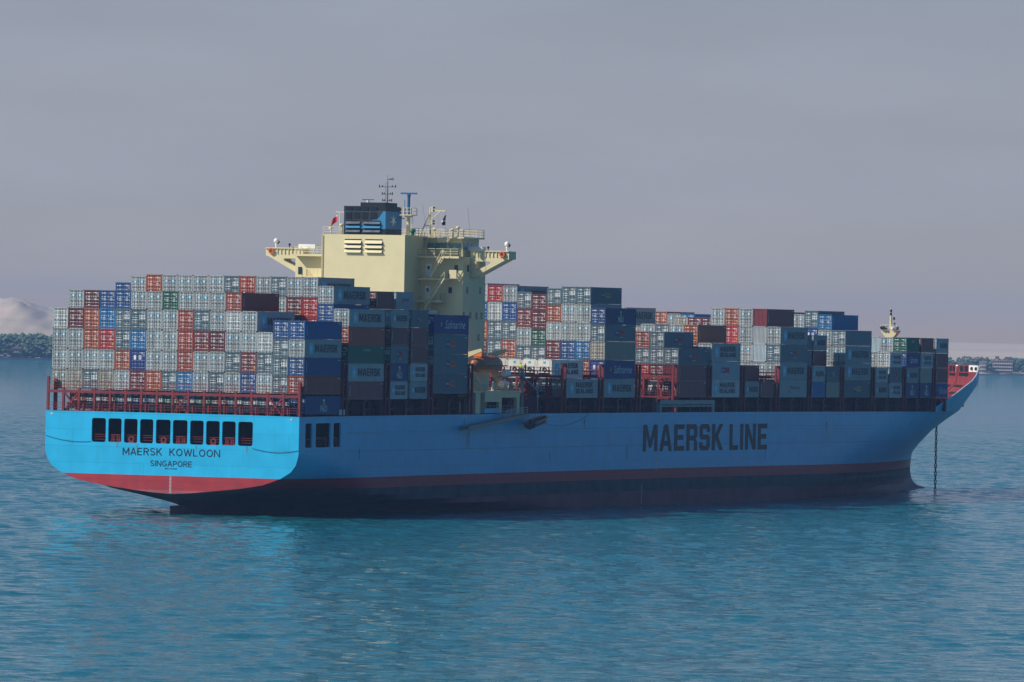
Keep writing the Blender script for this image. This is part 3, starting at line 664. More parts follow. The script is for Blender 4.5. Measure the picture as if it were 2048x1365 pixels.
# bridge wings with pierced brackets
for s in (1, -1):
    wg = empty('bridge_wing', parent=ship)
    a = MB()
    outer = [(20.3, 37.75), (20.3, 38.95), (14.02, 38.95), (14.02, 35.0), (14.55, 34.95), (19.9, 37.72)]
    hole = [(14.95, 37.38), (14.95, 36.15), (15.4, 36.2), (17.1, 37.0), (17.3, 37.2), (17.2, 37.38)]
    for xf in (71.0, 73.6):
        i = len(a.v); fl = outer+hole; a.v += [(xf, s*p[0], p[1]) for p in fl]
        for tt in tessellate_polygon([[Vector((p[0], p[1], 0)) for p in l] for l in (outer, hole)]): a.f.append(tuple(i+k for k in tt)); a.m.append(0)
    for loop in (outer, hole):
        for p, q in zip(loop, loop[1:]+loop[:1]): a.quad((71.0, s*p[0], p[1]), (71.0, s*q[0], q[1]), (73.6, s*q[0], q[1]), (73.6, s*p[0], p[1]))
    a.build('wing_bracket', M_cream, wg)
    rb = MB()
    for k in range(9): y = s*(14.6+k*.62); rb.box(70.86, 70.98, y-.05, y+.05, 38.05, 38.85)
    y0, y1 = sorted((s*14.0, s*20.3)); rb.box(70.8, 70.985, y0, y1, 38.86, 39.02); rb.build('wing_rib', M_cream, wg)
    df = MB(); yy = s*16.6; df.bar((71.6, yy, 38.95), (71.6, yy, 39.45), .07, n=6); df.ball((71.6, yy, 39.5), .2); df.build('wing_compass', M_black, wg)
    lb = MB(); n = 12
    for j in range(n):
        t0, t1 = 2*math.pi*j/n, 2*math.pi*(j+1)/n; yc = s*19.3
        lb.bar((70.75, yc+.36*math.cos(t0), 38.5+.36*math.sin(t0)), (70.75, yc+.36*math.cos(t1), 38.5+.36*math.sin(t1)), .1)
    lb.build('lifebuoy', mat('orange lifebuoy', (.75, .13, .03), .5), wg)
    cb = MB(); ya, yb = sorted((s*12.6, s*15.4)); cb.box(72.2, 73.4, ya, yb, 38.96, 39.6); cb.build('wing_locker', M_white, wg)
    ds = MB(); yy = s*19.3; ds.bar((72.5, yy, 38.95), (72.5, yy, 39.45), .13, n=8); ds.ball((72.5, yy, 39.5), .2); dm = ds.build('dome_pedestal', M_white, wg)
    ds = MB(); ds.ball((72.5, yy, 40.05), .4, n=14, k=9); ds.bar((72.6, yy-.15, 39.92), (72.75, yy-.36, 39.76), .25, n=10, mi=1); ds.build('satellite_dome', [M_white, M_black], wg, smooth=True)

# funnel
fu = empty('funnel', parent=ship)
f = MB()
f.box(63.2, 69.0, -3.38, 3.55, 41.05, 41.95, 1); f.box(63.2, 69.0, -3.38, 3.55, 41.95, 44.6, 0); f.box(63.2, 69.0, -3.38, 3.55, 44.6, 45.35, 1); f.box(63.9, 68.3, -2.9, 1.15, 45.35, 45.92, 1)
f.build('funnel_casing', [M_fblue, M_black], fu)
sm = mat('sooty funnel paint', (0.028, 0.034, 0.048), .6, .3, var=.35, scale=.8)
f = MB(); f.prism([(3.5, 41.97), (3.5, 44.58), (-2.9, 44.58), (-2.2, 43.6), (2.0, 42.4)], 'x', 63.17, 63.195); f.build('soot_stain', sm, fu)
for y0, y1, z0, z1 in [(3.2, 2.2, 43.45, 44.4), (1.85, .85, 43.45, 44.4), (.5, -.5, 43.45, 44.4), (-.85, -1.95, 43.45, 44.4), (3.1, 2.2, 44.75, 45.2), (1.8, .85, 44.75, 45.2), (.5, -.5, 44.75, 45.2), (-.85, -1.95, 44.75, 45.2)]:
    d = MB(); d.box(63.1, 63.16, y1, y0, z0, z1); d.build('funnel_port', M_dark, fu)
for y0, y1 in ((.75, 3.15), (-2.6, .25)):
    d = MB(); d.quad((63.15, y0, 41.3), (63.15, y1, 41.3), (63.15, y1, 43.2), (63.15, y0, 43.2), 1)
    for k in range(3):
        z = 41.35+k*.62; d.quad((63.14, y1, z+.42), (63.14, y0, z+.42), (62.85, y0, z+.12), (62.85, y1, z+.12), 0 if k == 1 else 2); d.quad((62.85, y0, z+.06), (62.85, y1, z+.06), (62.85, y1, z+.12), (62.85, y0, z+.12), 0 if k == 1 else 2)
    d.build('louvre', [M_fblue, M_dark, mat('sooty louvre paint', (.10, .12, .14), .6, .3, var=.3, scale=1.2)], fu)
d = MB(); star(d, lambda u, v: (66.0+u, -3.41, 43.2+v), 0, 0, 1.15, inner=.3); d.build('star_emblem', M_white, fu)

# masts
def cross_mast(x, y, z0, z1):
    o = empty('antenna_mast', parent=ship)
    f = MB(); f.bar((x, y, z0), (x, y, z1-1), .16, n=6, r2=.1); f.bar((x, y, z1-1), (x, y, z1), .04, n=5); f.bar((x, y+.3, z0), (x, y+.3, z1-1.2), .05, n=5); f.build('mast_column', M_grey, o)
    f = MB()
    for z, l in ((z0+.35, .75), (z0+1.35, .85), (z0+2.45, 1.35), (z1-.75, .9)):
        f.bar((x, y-l, z), (x, y+(l if z < z1-1 else .1), z), .04)
        for sgn in ((-1, 1) if z < z1-1 else (-1,)):
            f.bar((x, y+sgn*l, z-.12), (x, y+sgn*l, z+.3), .07, n=6); f.bar((x, y+sgn*l*.6, z), (x, y+sgn*l*.6, z+.22), .09, n=6)
    f.build('yardarm', M_black, o)
cross_mast(66.6, -2.0, 45.9, 50.2)
o = empty('radar_mast', parent=ship)
f = MB(); f.bar((65.7, -6.0, 41.06), (65.7, -6.0, 44.2), .3, n=8, r2=.26); f.build('mast_column', M_cream, o)
f = MB(); f.bar((65.7, -6, 44.2), (65.7, -6, 46.9), .24, n=8); f.bar((65.7, -5.35, 44.2), (65.7, -5.35, 46.4), .04); f.build('upper_column', M_radar, o)
f = MB(); f.box(64.7, 66.7, -7.0, -5.0, 44.05, 44.18); f.box(65.3, 66.1, -6.5, -5.6, 43.8, 44.05); railing(f, [(64.75, -6.95, 44.18), (66.65, -6.95, 44.18), (66.65, -5.05, 44.18), (64.75, -5.05, 44.18), (64.75, -6.95, 44.18)], 1.0, .7, .03, 2); f.build('mast_platform', M_cream, o)
f = MB(); f.bar((65.7, -6, 46.9), (65.7, -6, 47.25), .3, n=8); f.box(65.55, 65.85, -7.3, -4.7, 47.25, 47.5); f.build('radar_scanner', M_radar, o)
f = MB(); 
for k in range(10): f.box(65.6, 65.8, -6.75, -6.4, 41.4+k*.25, 41.44+k*.25)
f.bar((65.7, -6.75, 41.1), (65.7, -6.75, 44), .02); f.bar((68.6, -3.4, 43.7), (65.9, -5.8, 43.55), .06); f.build('ladder', M_cream, o)
o = empty('small_radar', parent=ship)
f = MB(); f.bar((64.5, .2, 45.9), (64.5, .2, 46.25), .2, n=8); f.build('pedestal', M_white, o)
f = MB(); f.box(64.4, 64.6, -.75, 1.15, 46.27, 46.42); f.build('radar_scanner', M_radar, o)
o = empty('signal_mast', parent=ship)
f = MB(); f.bar((67.0, -9.1, 40.9), (67.0, -8.95, 45.4), .14, n=6, r2=.1); f.bar((66.2, -7.7, 40.9), (66.9, -8.85, 44.3), .1); f.bar((66.55, -8.3, 42.6), (67, -9.05, 42.6), .07); f.bar((67.0, -9.1, 44.85), (67.0, -11.6, 44.85), .08); f.bar((67.0, -9.15, 43.6), (67.0, -10.7, 44.8), .06); f.build('mast_column', M_cream, o)
for z in (45.3, 44.85, 43.3, 42.9):
    f = MB(); f.box(66.8, 67.2, -9.55, -9.2, z-.16, z+.16); f.bar((66.8, -9.6, z), (67.2, -9.6, z), .12, n=6, mi=1); f.build('navigation_lamp', [M_cream, M_black], o)
f = MB(); f.bar((67, -11.5, 44.8), (67, -11.6, 41.2), .015); f.build('halyard', M_grey, o); f = MB(); f.bar((67, -10.4, 44.8), (67, -10.4, 41.2), .012); f.build('halyard', M_grey, o)
f = MB(); f.bar((63.4, 4.2, 41.1), (63.4, 4.4, 44.4), .06); f.bar((63.4, 3.6, 44.4), (63.4, 5.0, 44.45), .06); f.build('ensign_staff', M_cream, ship)

# lifeboat platform, davits and gangway on the starboard side
lp = empty('lifeboat_platform', parent=ship)
for s in (-1, 1):
    a = MB(); y0, y1 = sorted((s*20.1, s*14.2))
    a.box(59.0, 77.4, y0, y1, 17.7, 18.0); yo = s*20.0
    for x0, x1 in ((60.6, 62.3), (69.2, 70.1), (75.7, 76.7)): a.box(x0, x1, min(yo, yo-s*.5), max(yo, yo-s*.5), 14.6, 17.68)
    a.box(70.12, 75.68, min(yo, yo-s*.4), max(yo, yo-s*.4), 17.0, 17.68)
    a.build('platform_deck', M_cream, lp)
    a = MB(); ys = s*20.15; a.box(63.4, 69.5, min(ys, ys+s*.12), max(ys, ys+s*.12), 16.35, 18.0); a.build('side_screen', M_cream, lp)
    r = MB(); railing(r, [(59.2, s*20.0, 18.0), (77.2, s*20.0, 18.0)], 1.1, 1.5, .035, 3); r.build('railing', M_cream, lp)
    r = MB(); railing(r, [(60, s*19.9, 14.65), (77, s*19.9, 14.65)], 1.1, 1.5, .035, 3); r.build('railing', M_grey, lp)
    for x in (64.8, 73.6):
        d = MB(); d.prism([(s*19.6, 18.0), (s*18.3, 18.0), (s*15.6, 22.3), (s*16.2, 23.6), (s*18.9, 24.3), (s*19.1, 23.9), (s*16.9, 23.0), (s*16.7, 22.4)], 'x', x-.25, x+.25); d.build('davit', M_cream, lp)
    d = MB(); d.box(61.5, 76, min(s*14.25, s*15.2), max(s*14.25, s*15.2), 18.0, 20.6); d.build('deckhouse', M_cream, lp)
bk = MB(); bk.box(58.9, 77.2, -14.4, -14.1, 14.5, 17.6); bk.build('recess_wall', M_cream, lp)
for x in (63.0, 66.2, 71.8, 73.4):
    d = MB(); d.box(x-.5, x+.5, -14.5, -14.42, 14.6, 16.7); d.build('recess_door', M_dark, lp)
for x in (65.2, 68.4):
    d = MB(); d.bar((x, -19.4, 18.0), (x, -19.4, 19.0), .38, n=8); d.ball((x, -19.4, 19.0), .4, rz=.25); d.build('mushroom_vent', M_ltgrey, lp)
for x in (71.6, 72.4):
    d = MB(); d.bar((x, -19.2, 19.0 if x < 72 else 20.6), (x+1.6, -19.2, 19.0 if x < 72 else 20.6), .5, n=12); d.build('liferaft_canister', M_white, lp)
bx = MB(); bx.box(63.6, 69.3, -20.12, -19.9, 14.66, 15.35); bx.build('gangway_bulwark', M_blue, lp)
cr = MB(); cr.bar((78.9, -19.4, 14.6), (78.9, -19.4, 21.4), .26, n=8); cr.bar((78.9, -19.4, 20.4), (71.5, -18.7, 20.05), .16, n=6); cr.box(78.6, 79.3, -19.7, -19.1, 19.9, 20.8); cr.bar((78.9, -19.4, 20.3), (79.2, -21.9, 18.0), .12, n=6)
crn = cr.build('boat_crane', M_grey, ship)
cr = MB(); cr.bar((79.2, -21.9, 18.0), (79.2, -21.9, 15.2), .025); cr.bar((79.2, -21.9, 16.9), (79.2, -21.9, 17.4), .05, n=8, r2=.26); cr.build('crane_hook', M_ltgrey, crn)
gw = MB(); gw.bar((54.6, -20.75, 12.5), (76.4, -20.75, 14.4), .22); gw.bar((54.6, -21.5, 12.5), (76.4, -21.5, 14.4), .22)
for k in range(46): u = k/45; x = 54.6+21.8*u; z = 12.5+1.9*u; gw.box(x-.1, x+.1, -21.5, -20.75, z-.05, z+.05)
gw.box(53.6, 55.2, -21.7, -20.6, 12.25, 12.4); gw.bar((54.9, -20.8, 12.4), (54.9, -20.8, 14.0), .05); gw.bar((55.9, -20.8, 9.6), (55.9, -20.8, 12.4), .03)
gwo = gw.build('accommodation_ladder', mat('ladder aluminium', (.25, .25, .22), .5), ship)
r = MB()
for y in (-20.75, -21.5):
    for k in range(5): u = .62+.38*k/4; x = 54.6+21.8*u; z = 12.6+1.9*u; r.bar((x, y, z), (x, y, z+1.1), .03)
    for h_ in (.4, .75, 1.1): r.bar((54.6+21.8*.62, y, 12.6+1.9*.62+h_), (76.4, y, 14.5+h_), .025)
r.build('handrail', M_ltgrey, gwo)
sg = MB()                                                     # second ladder stowed flat on the deck edge
sg.box(130.7, 153.4, -20.35, -20.2, 15.9, 16.55); sg.box(130.7, 153.4, -20.35, -20.2, 15.5, 15.72); sg.box(130.7, 131.4, -20.3, -19.6, 14.62, 16.3); sg.box(152.5, 153.4, -20.3, -19.6, 14.62, 16.3)
for k in range(30): x = 131.5+k*.72; sg.box(x, x+.12, -20.3, -20.22, 15.72, 15.9)
sg.build('stowed_ladder', mat('galvanised ladder', (.22, .30, .30), .5), ship)
sn = MB(); sn.box(13.0, 14.9, -20.2, -20.1, 14.5, 15.3); sn.build('sign_board', M_ltgrey, ship)

# ---- anchor chain
ch = MB(); z = 11.7; k = 0
while z > -1.5:
    c = (284.6, -9.25, z)
    n = 8
    for j in range(n):
        t0, t1 = 2*math.pi*j/n, 2*math.pi*(j+1)/n
        def pt(t): 
            a_, b_ = .19*math.cos(t), .47*math.sin(t)
            return (c[0]+(a_ if k % 2 else 0), c[1]+(0 if k % 2 else a_), c[2]+b_)
        ch.bar(pt(t0), pt(t1), .07)
    z -= .72; k += 1
tag(ch.build('anchor_chain', M_black), 'black anchor chain hanging from the bow straight into the water', 'chain')

# ------------------------------------------------------------------ containers
KIND = {}
def K(k, col, rough, marks, side, desc, rand=.16, streak=.22, scol=(0.16, 0.08, 0.05)):
    KIND[k] = dict(mat=mat('container paint '+desc, col, rough, .5, var=.08, scale=.8, rand=rand, streak=streak, scol=scol), marks=marks, side=side, desc=desc)
GREY = (0.345, 0.375, 0.38)
K('G', GREY, .7, 'star2', 'MAERSK', 'light grey star-marked')
K('g', GREY, .7, 'star1', 'MAERSK', 'light grey single-star')
K('X', (.30, .30, .27), .6, 'star2', 'MAERSK', 'dirty grey star-marked', streak=.4)
K('T', (.33, .31, .26), .6, 'plain', None, 'dirty beige', streak=.35)
K('S', (.42, .45, .46), .5, 'star2', 'SEALAND', 'pale grey two-line-lettered')
K('L', (.36, .43, .46), .5, 'plain', 'NEDL', 'pale blue-grey', streak=.2)
K('U', (.34, .42, .47), .5, 'plain', 'PONR', 'pale blue flag-marked')
K('W', (.42, .45, .45), .4, 'bars', None, 'light grey barred')
K('N', (.115, .175, .21), .5, 'nedl', 'PONR', 'slate grey')
K('n', (.115, .175, .21), .5, 'nedl', 'PONO', 'slate grey orange-flagged')
K('y', (.10, .165, .20), .5, 'nedl', 'PONY', 'slate grey gold-flagged')
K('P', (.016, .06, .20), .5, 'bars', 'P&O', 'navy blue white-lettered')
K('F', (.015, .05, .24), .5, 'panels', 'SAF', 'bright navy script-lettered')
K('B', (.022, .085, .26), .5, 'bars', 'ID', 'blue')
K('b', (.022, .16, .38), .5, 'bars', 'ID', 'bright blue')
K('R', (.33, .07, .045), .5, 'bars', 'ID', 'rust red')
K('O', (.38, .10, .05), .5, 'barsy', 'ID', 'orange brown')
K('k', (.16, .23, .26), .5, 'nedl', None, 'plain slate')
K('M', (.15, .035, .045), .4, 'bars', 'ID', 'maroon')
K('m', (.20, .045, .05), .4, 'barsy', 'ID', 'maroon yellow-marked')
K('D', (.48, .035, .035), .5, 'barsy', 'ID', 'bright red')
K('E', (.012, .12, .075), .5, 'bars', 'CHINA', 'dark green')
K('V', (.74, .73, .68), .4, 'reefer', 'SEALAND', 'white refrigerated')
M_rod = mat('lock rod steel', (.13, .14, .145), .7, .15)
M_gask = mat('door gasket', (.03, .03, .032), .7, .2)
M_mark = mat('white marking and glint', (.72, .73, .72), .45, .4, var=.15, scale=3)
M_yel = mat('yellow marking', (.72, .38, .03), .5, .4)
M_starblue = mat('star panel blue', (.10, .46, .66), .45, .4)
M_orange = mat('orange flag panel', (.60, .14, .05), .5, .4)
M_redp = mat('red flag panel', (.50, .045, .05), .5, .4)
M_gold = mat('gold flag panel', (.38, .32, .06), .5, .4)
M_navyp = mat('navy flag panel', (.02, .035, .22), .5, .4)
M_pale = mat('pale lettering', (.62, .66, .70), .5, .4)
M_txt = mat('dark lettering', (.016, .03, .055), .5, .4)
M_castle = mat('corner casting steel', (.10, .085, .075), .6, .3)
Wd = 2.438
BODY = {}
def body_mesh(L, H):
    if (L, H) in BODY: return BODY[L, H]
    b = MB(); hl, hw = L/2, Wd/2
    # corrugated long sides
    pitch = .28; n = int((L-.36)/pitch); x0 = -n*pitch/2
    prof = []
    for k in range(n):
        xx = x0+k*pitch; prof += [(xx, 0), (xx+.075, 0), (xx+.14, .036), (xx+.215, .036)]
    prof.append((x0+n*pitch, 0))
    for s in (-1, 1):
        i = len(b.v)
        for (xx, d) in prof: b.v += [(xx, s*(hw-.02-d), .16), (xx, s*(hw-.02-d), H-.1)]
        for k in range(len(prof)-1):
            q = (i+2*k, i+2*k+2, i+2*k+3, i+2*k+1); b.f.append(q if s < 0 else q[::-1]); b.m.append(0)
        b.box(-hl+.14, hl-.14, min(s*hw, s*(hw-.07)), max(s*hw, s*(hw-.07)), .02, .16); b.box(-hl+.14, hl-.14, min(s*hw, s*(hw-.06)), max(s*hw, s*(hw-.06)), H-.1, H-.012)
        for xx in (-hl, hl-.16): b.box(xx, xx+.16, min(s*hw, s*(hw-.14)), max(s*hw, s*(hw-.14)), .12, H-.12)
    # corrugated front end
    i = len(b.v); pr = []
    for k in range(9):
        yy = -1.06+k*.236; pr += [(yy, 0), (yy+.06, 0), (yy+.118, .045), (yy+.178, .045)]
    pr.append((1.064, 0))
    for (yy, d) in pr: b.v += [(hl-.03-d, yy, .14), (hl-.03-d, yy, H-.12)]
    for k in range(len(pr)-1): b.f.append((i+2*k, i+2*k+2, i+2*k+3, i+2*k+1)); b.m.append(0)
    b.box(hl-.08, hl, -hw+.14, hw-.14, .02, .14); b.box(hl-.08, hl, -hw+.14, hw-.14, H-.12, H-.01)
    b.box(-hl, -hl+.1, -hw+.14, hw-.14, .02, .15); b.box(-hl, -hl+.1, -hw+.14, hw-.14, H-.13, H-.01)
    b.quad((-hl+.02, -hw+.02, H-.03), (hl-.02, -hw+.02, H-.03), (hl-.02, hw-.02, H-.03), (-hl+.02, hw-.02, H-.03)); b.quad((-hl, hw, .1), (hl, hw, .1), (hl, -hw, .1), (-hl, -hw, .1))
    b.quad((-hl+.12, -hw+.1, .1), (-hl+.12, hw-.1, .1), (-hl+.12, hw-.1, H-.05), (-hl+.12, -hw+.1, H-.05), 1)
    for xx in (-hl-.004, hl-.176):
        for yy in (-hw-.004, hw-.158):
            for zz in (0, H-.118): b.box(xx, xx+.18, yy, yy+.162, zz, zz+.118, 2)
    BODY[L, H] = b; return b
def door_mesh(H, s):
    d = MB(); w0, w1 = (.02, 1.07) if s > 0 else (-1.07, -.02)
    z = .17; zt = H-.15; n = 5; seg = (zt-z)/n
    prof = [(0, z)]
    for k in range(n):
        zb = z+k*seg
        prof += [(0, zb+seg*.30), (.05, zb+seg*.30+.035), (.05, zb+seg*.62), (0, zb+seg*.62+.10)]
    prof.append((0, zt)); prof2 = []
    # groove: steep roof above (dark), gently sloping sill below (catches the sun)
    prof = [(0, z)]
    for k in range(n):
        zb = z+k*seg
        prof += [(0, zb+seg*.34), (.042, zb+seg*.34+.085), (.042, zb+seg*.70), (0, zb+seg*.70+.02)]
    prof.append((0, zt))
    i = len(d.v)
    for (dx, zz) in prof: d.v += [(dx, w0, zz), (dx, w1, zz)]
    for k in range(len(prof)-1): d.f.append((i+2*k+1, i+2*k, i+2*k+2, i+2*k+3)); d.m.append(0)
    d.quad((-.004, w0, z), (-.004, w0+.03, z), (-.004, w0+.03, zt), (-.004, w0, zt), 1); d.quad((-.004, w1-.03, z), (-.004, w1, z), (-.004, w1, zt), (-.004, w1-.03, zt), 1); d.quad((-.006, w0, z-.02), (-.006, w1, z-.02), (-.006, w1, z+.025), (-.006, w0, z+.025), 1); d.quad((-.006, w0, zt-.025), (-.006, w1, zt-.025), (-.006, w1, zt+.02), (-.006, w0, zt+.02), 1)
    return d
def rod_mesh(H):
    r = MB()
    for y in (0,):
        r.bar((-.05, y, .06), (-.05, y, H-.06), .022, n=6)
        for z in (.1, H*.36, H*.66, H-.1): r.box(-.08, -.01, y-.05, y+.05, z-.03, z+.03)
        r.box(-.09, -.06, y-.02, y+.26, H*.42, H*.42+.04)
    return r
def marks_mesh(H, s, style):
    """door decals and painted-in rib glints: materials 0 white 1 yellow 2 star blue"""
    d = MB(); x = -.012
    def q(y0, y1, z0, z1, mi=0, xx=x): d.quad((xx, y1, z0), (xx, y0, z0), (xx, y0, z1), (xx, y1, z1), mi)
    P = lambda u, v: (x-.014, -u, v)
    if style in ('star2', 'star1'):
        if style == 'star1' and s < 0: pass
        else:
            c = .53 if s > 0 else -.53
            q(c-.23, c+.23, H*.60, H*.60+.5, 2); star(d, P, -c, H*.60+.25, .235, inner=.45)
        if s < 0: q(-1.0, -.86, H*.82, H*.82+.05)
        if s > 0: q(.84, .96, H*.10, H*.10+.1)
    elif style == 'plain':
        if s < 0: q(-.98, -.6, H*.84, H*.84+.09); q(-.7, -.4, H*.75, H*.75+.06)
    else:
        # identity code on the right door, small plates, text bars and painted rib glints
        if s < 0:
            q(-1.0, -.34, H*.835, H*.835+.10); q(-.98, -.6, H*.775, H*.775+.07); q(-1.0, -.84, H*.70, H*.70+.1)
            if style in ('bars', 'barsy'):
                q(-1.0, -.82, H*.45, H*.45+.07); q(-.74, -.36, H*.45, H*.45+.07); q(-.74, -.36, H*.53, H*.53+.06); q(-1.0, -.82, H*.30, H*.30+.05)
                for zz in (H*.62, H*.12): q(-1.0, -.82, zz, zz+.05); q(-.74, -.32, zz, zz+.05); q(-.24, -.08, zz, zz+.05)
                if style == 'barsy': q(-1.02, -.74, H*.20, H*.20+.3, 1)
            if style == 'nedl':
                for zz in (H*.50, H*.62): q(-1.02, -.62, zz, zz+.27); q(-.56, -.14, zz, zz+.27)
                q(-1.0, -.18, H*.22, H*.22+.07)
            if style == 'panels': q(-.5, -.12, H*.52, H*.52+.62)
        else:
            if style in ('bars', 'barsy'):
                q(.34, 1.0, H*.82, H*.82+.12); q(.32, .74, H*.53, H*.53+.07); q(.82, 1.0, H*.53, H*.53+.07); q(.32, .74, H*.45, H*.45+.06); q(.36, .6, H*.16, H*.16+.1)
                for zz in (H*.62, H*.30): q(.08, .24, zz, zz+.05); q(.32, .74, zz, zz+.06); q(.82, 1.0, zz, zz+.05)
            if style == 'nedl':
                q(.34, .7, H*.80, H*.80+.12)
                for zz in (H*.45, H*.57, H*.34): q(.14, .74, zz, zz+.08); q(.82, 1.02, zz, zz+.08)
                q(.2, .9, H*.12, H*.12+.06)
            if style == 'panels': q(.32, .7, H*.52, H*.52+.62)
    return d
SIDE = {}
def side_mesh(style, L, H):
    key = (style, L, H)
    if key in SIDE: return SIDE[key]
    d = MB(); y = -Wd/2-.012; ms = [M_txt]
    sc = 1.0 if L > 8 else .5
    def rect(x0, x1, z0, z1, mi=0, yy=y): d.quad((x0, yy, z0), (x1, yy, z0), (x1, yy, z1), (x0, yy, z1), mi)
    P = lambda ox, oz: (lambda u, v: (ox+u, y-.008, oz+v))
    if style in ('MAERSK', 'SEALAND'):
        ms = [M_txt, M_starblue, M_pale]; c = -L*.33
        rect(c-.75*sc, c+.75*sc, H*.5-.85*max(sc, .7), H*.5+.85*max(sc, .7), 1); star(d, P(c, H*.5), 0, 0, .62*max(sc, .8), 2)
        if style == 'MAERSK': block_text(d, 'MAERSK', P(-L*.22, H*.5-.52*max(sc, .75)), L*.62, 1.12*max(sc, .75))
        else: block_text(d, 'MAERSK', P(-L*.20, H*.55), L*.54, .82*max(sc, .75)); block_text(d, 'SEALAND', P(-L*.20, H*.24), L*.54, .70*max(sc, .75))
    elif style in ('PONR', 'PONO', 'PONY'):
        ms = [M_txt, M_navyp, {'PONR': M_redp, 'PONO': M_orange, 'PONY': M_gold}[style], M_pale]
        x0 = -L*.14; w1, w2 = .105*L, .16*L; z0, z1 = H*.36, H*.66
        rect(x0, x0+w1, z0, z1, 1); rect(x0+w1+.01, x0+w1+w2, z0, z1, 2)
        font_text(d, 'P&O', P(x0+.07*sc, z0+.25), w1-.14*sc, .4, 3); font_text(d, 'Nedlloyd', P(x0+w1+.1*sc, z0+.22), w2-.2*sc, .48, 0)
        rect(L*.40, L*.46, H*.84, H*.88, 3)
        if style == 'PONR': rect(-.02*L, .1*L, H*.24, H*.27, 3)
    elif style == 'NEDL':
        ms = [M_txt, M_orange]
        d.quad((-L*.16, y, H*.3), (-L*.12, y, H*.3), (-L*.08, y, H*.66), (-L*.12, y, H*.66), 1); font_text(d, 'Nedlloyd', P(-L*.07, H*.43), L*.3, .55)
    elif style == 'P&O':
        ms = [M_pale, M_gold, M_navyp]
        font_text(d, 'P&O', P(-1.1*(1 if L > 8 else .85), H*.16), 2.2*(1 if L > 8 else .85), .85, 0, .01)
        d.quad((-.5, y, H*.5), (.5, y, H*.5), (.35, y, H*.68), (-.3, y, H*.68), 1); d.quad((-.3, y, H*.72), (.4, y, H*.7), (.15, y, H*.84), (-.35, y, H*.86), 0)
    elif style == 'SAF':
        ms = [M_pale, M_gold]
        rect(-L*.32, -L*.27, H*.42, H*.62, 1); font_text(d, 'Safmarine', P(-L*.2, H*.3), L*.6, H*.42, 0, 0, .35)
    elif style == 'ID':
        ms = [M_pale]
        for k in range(9): rect(-L*.445, -L*.445+.16*max(sc, .7), H*.22+k*.17, H*.22+k*.17+.1)
        rect(L*.40, L*.46, H*.86, H*.90)
    elif style == 'CHINA':
        ms = [M_pale]; font_text(d, 'CHINA', P(-L*.1, H*.66), L*.2, .4); rect(L*.4, L*.46, H*.86, H*.9)
    SIDE[key] = d.mesh('side_lettering', ms); return SIDE[key]
MC = {}
def cached(key, fn, name, mats, smooth=False):
    if key not in MC: MC[key] = fn().mesh(name, mats, smooth)
    return MC[key]
SH, HH = 2.591, 2.896
ORD = ['zeroth', 'first', 'second', 'third', 'fourth', 'fifth', 'sixth', 'seventh', 'eighth', 'ninth', 'tenth', 'eleventh', 'twelfth', 'thirteenth', 'fourteenth', 'fifteenth', 'sixteenth']
BN = {0: 'sternmost bay', 1: 'second bay from stern', 2: 'third bay from stern', 3: 'bay just abaft the house', 4: 'first bay ahead of house', 5: 'second bay ahead of house', 6: 'third bay ahead of house', 7: 'fourth bay ahead of house',
      8: 'fifth bay ahead of house', 9: 'sixth bay ahead of house', 10: 'seventh bay ahead of house', 11: 'eighth bay ahead of house', 12: 'ninth bay ahead of house', 13: 'second bay from bow', 14: 'bay nearest the bow'}
ncont = 0; used_labels = set(); filler = MB(); dressed = 0
GROUP = 'shipping containers stacked on the ship'
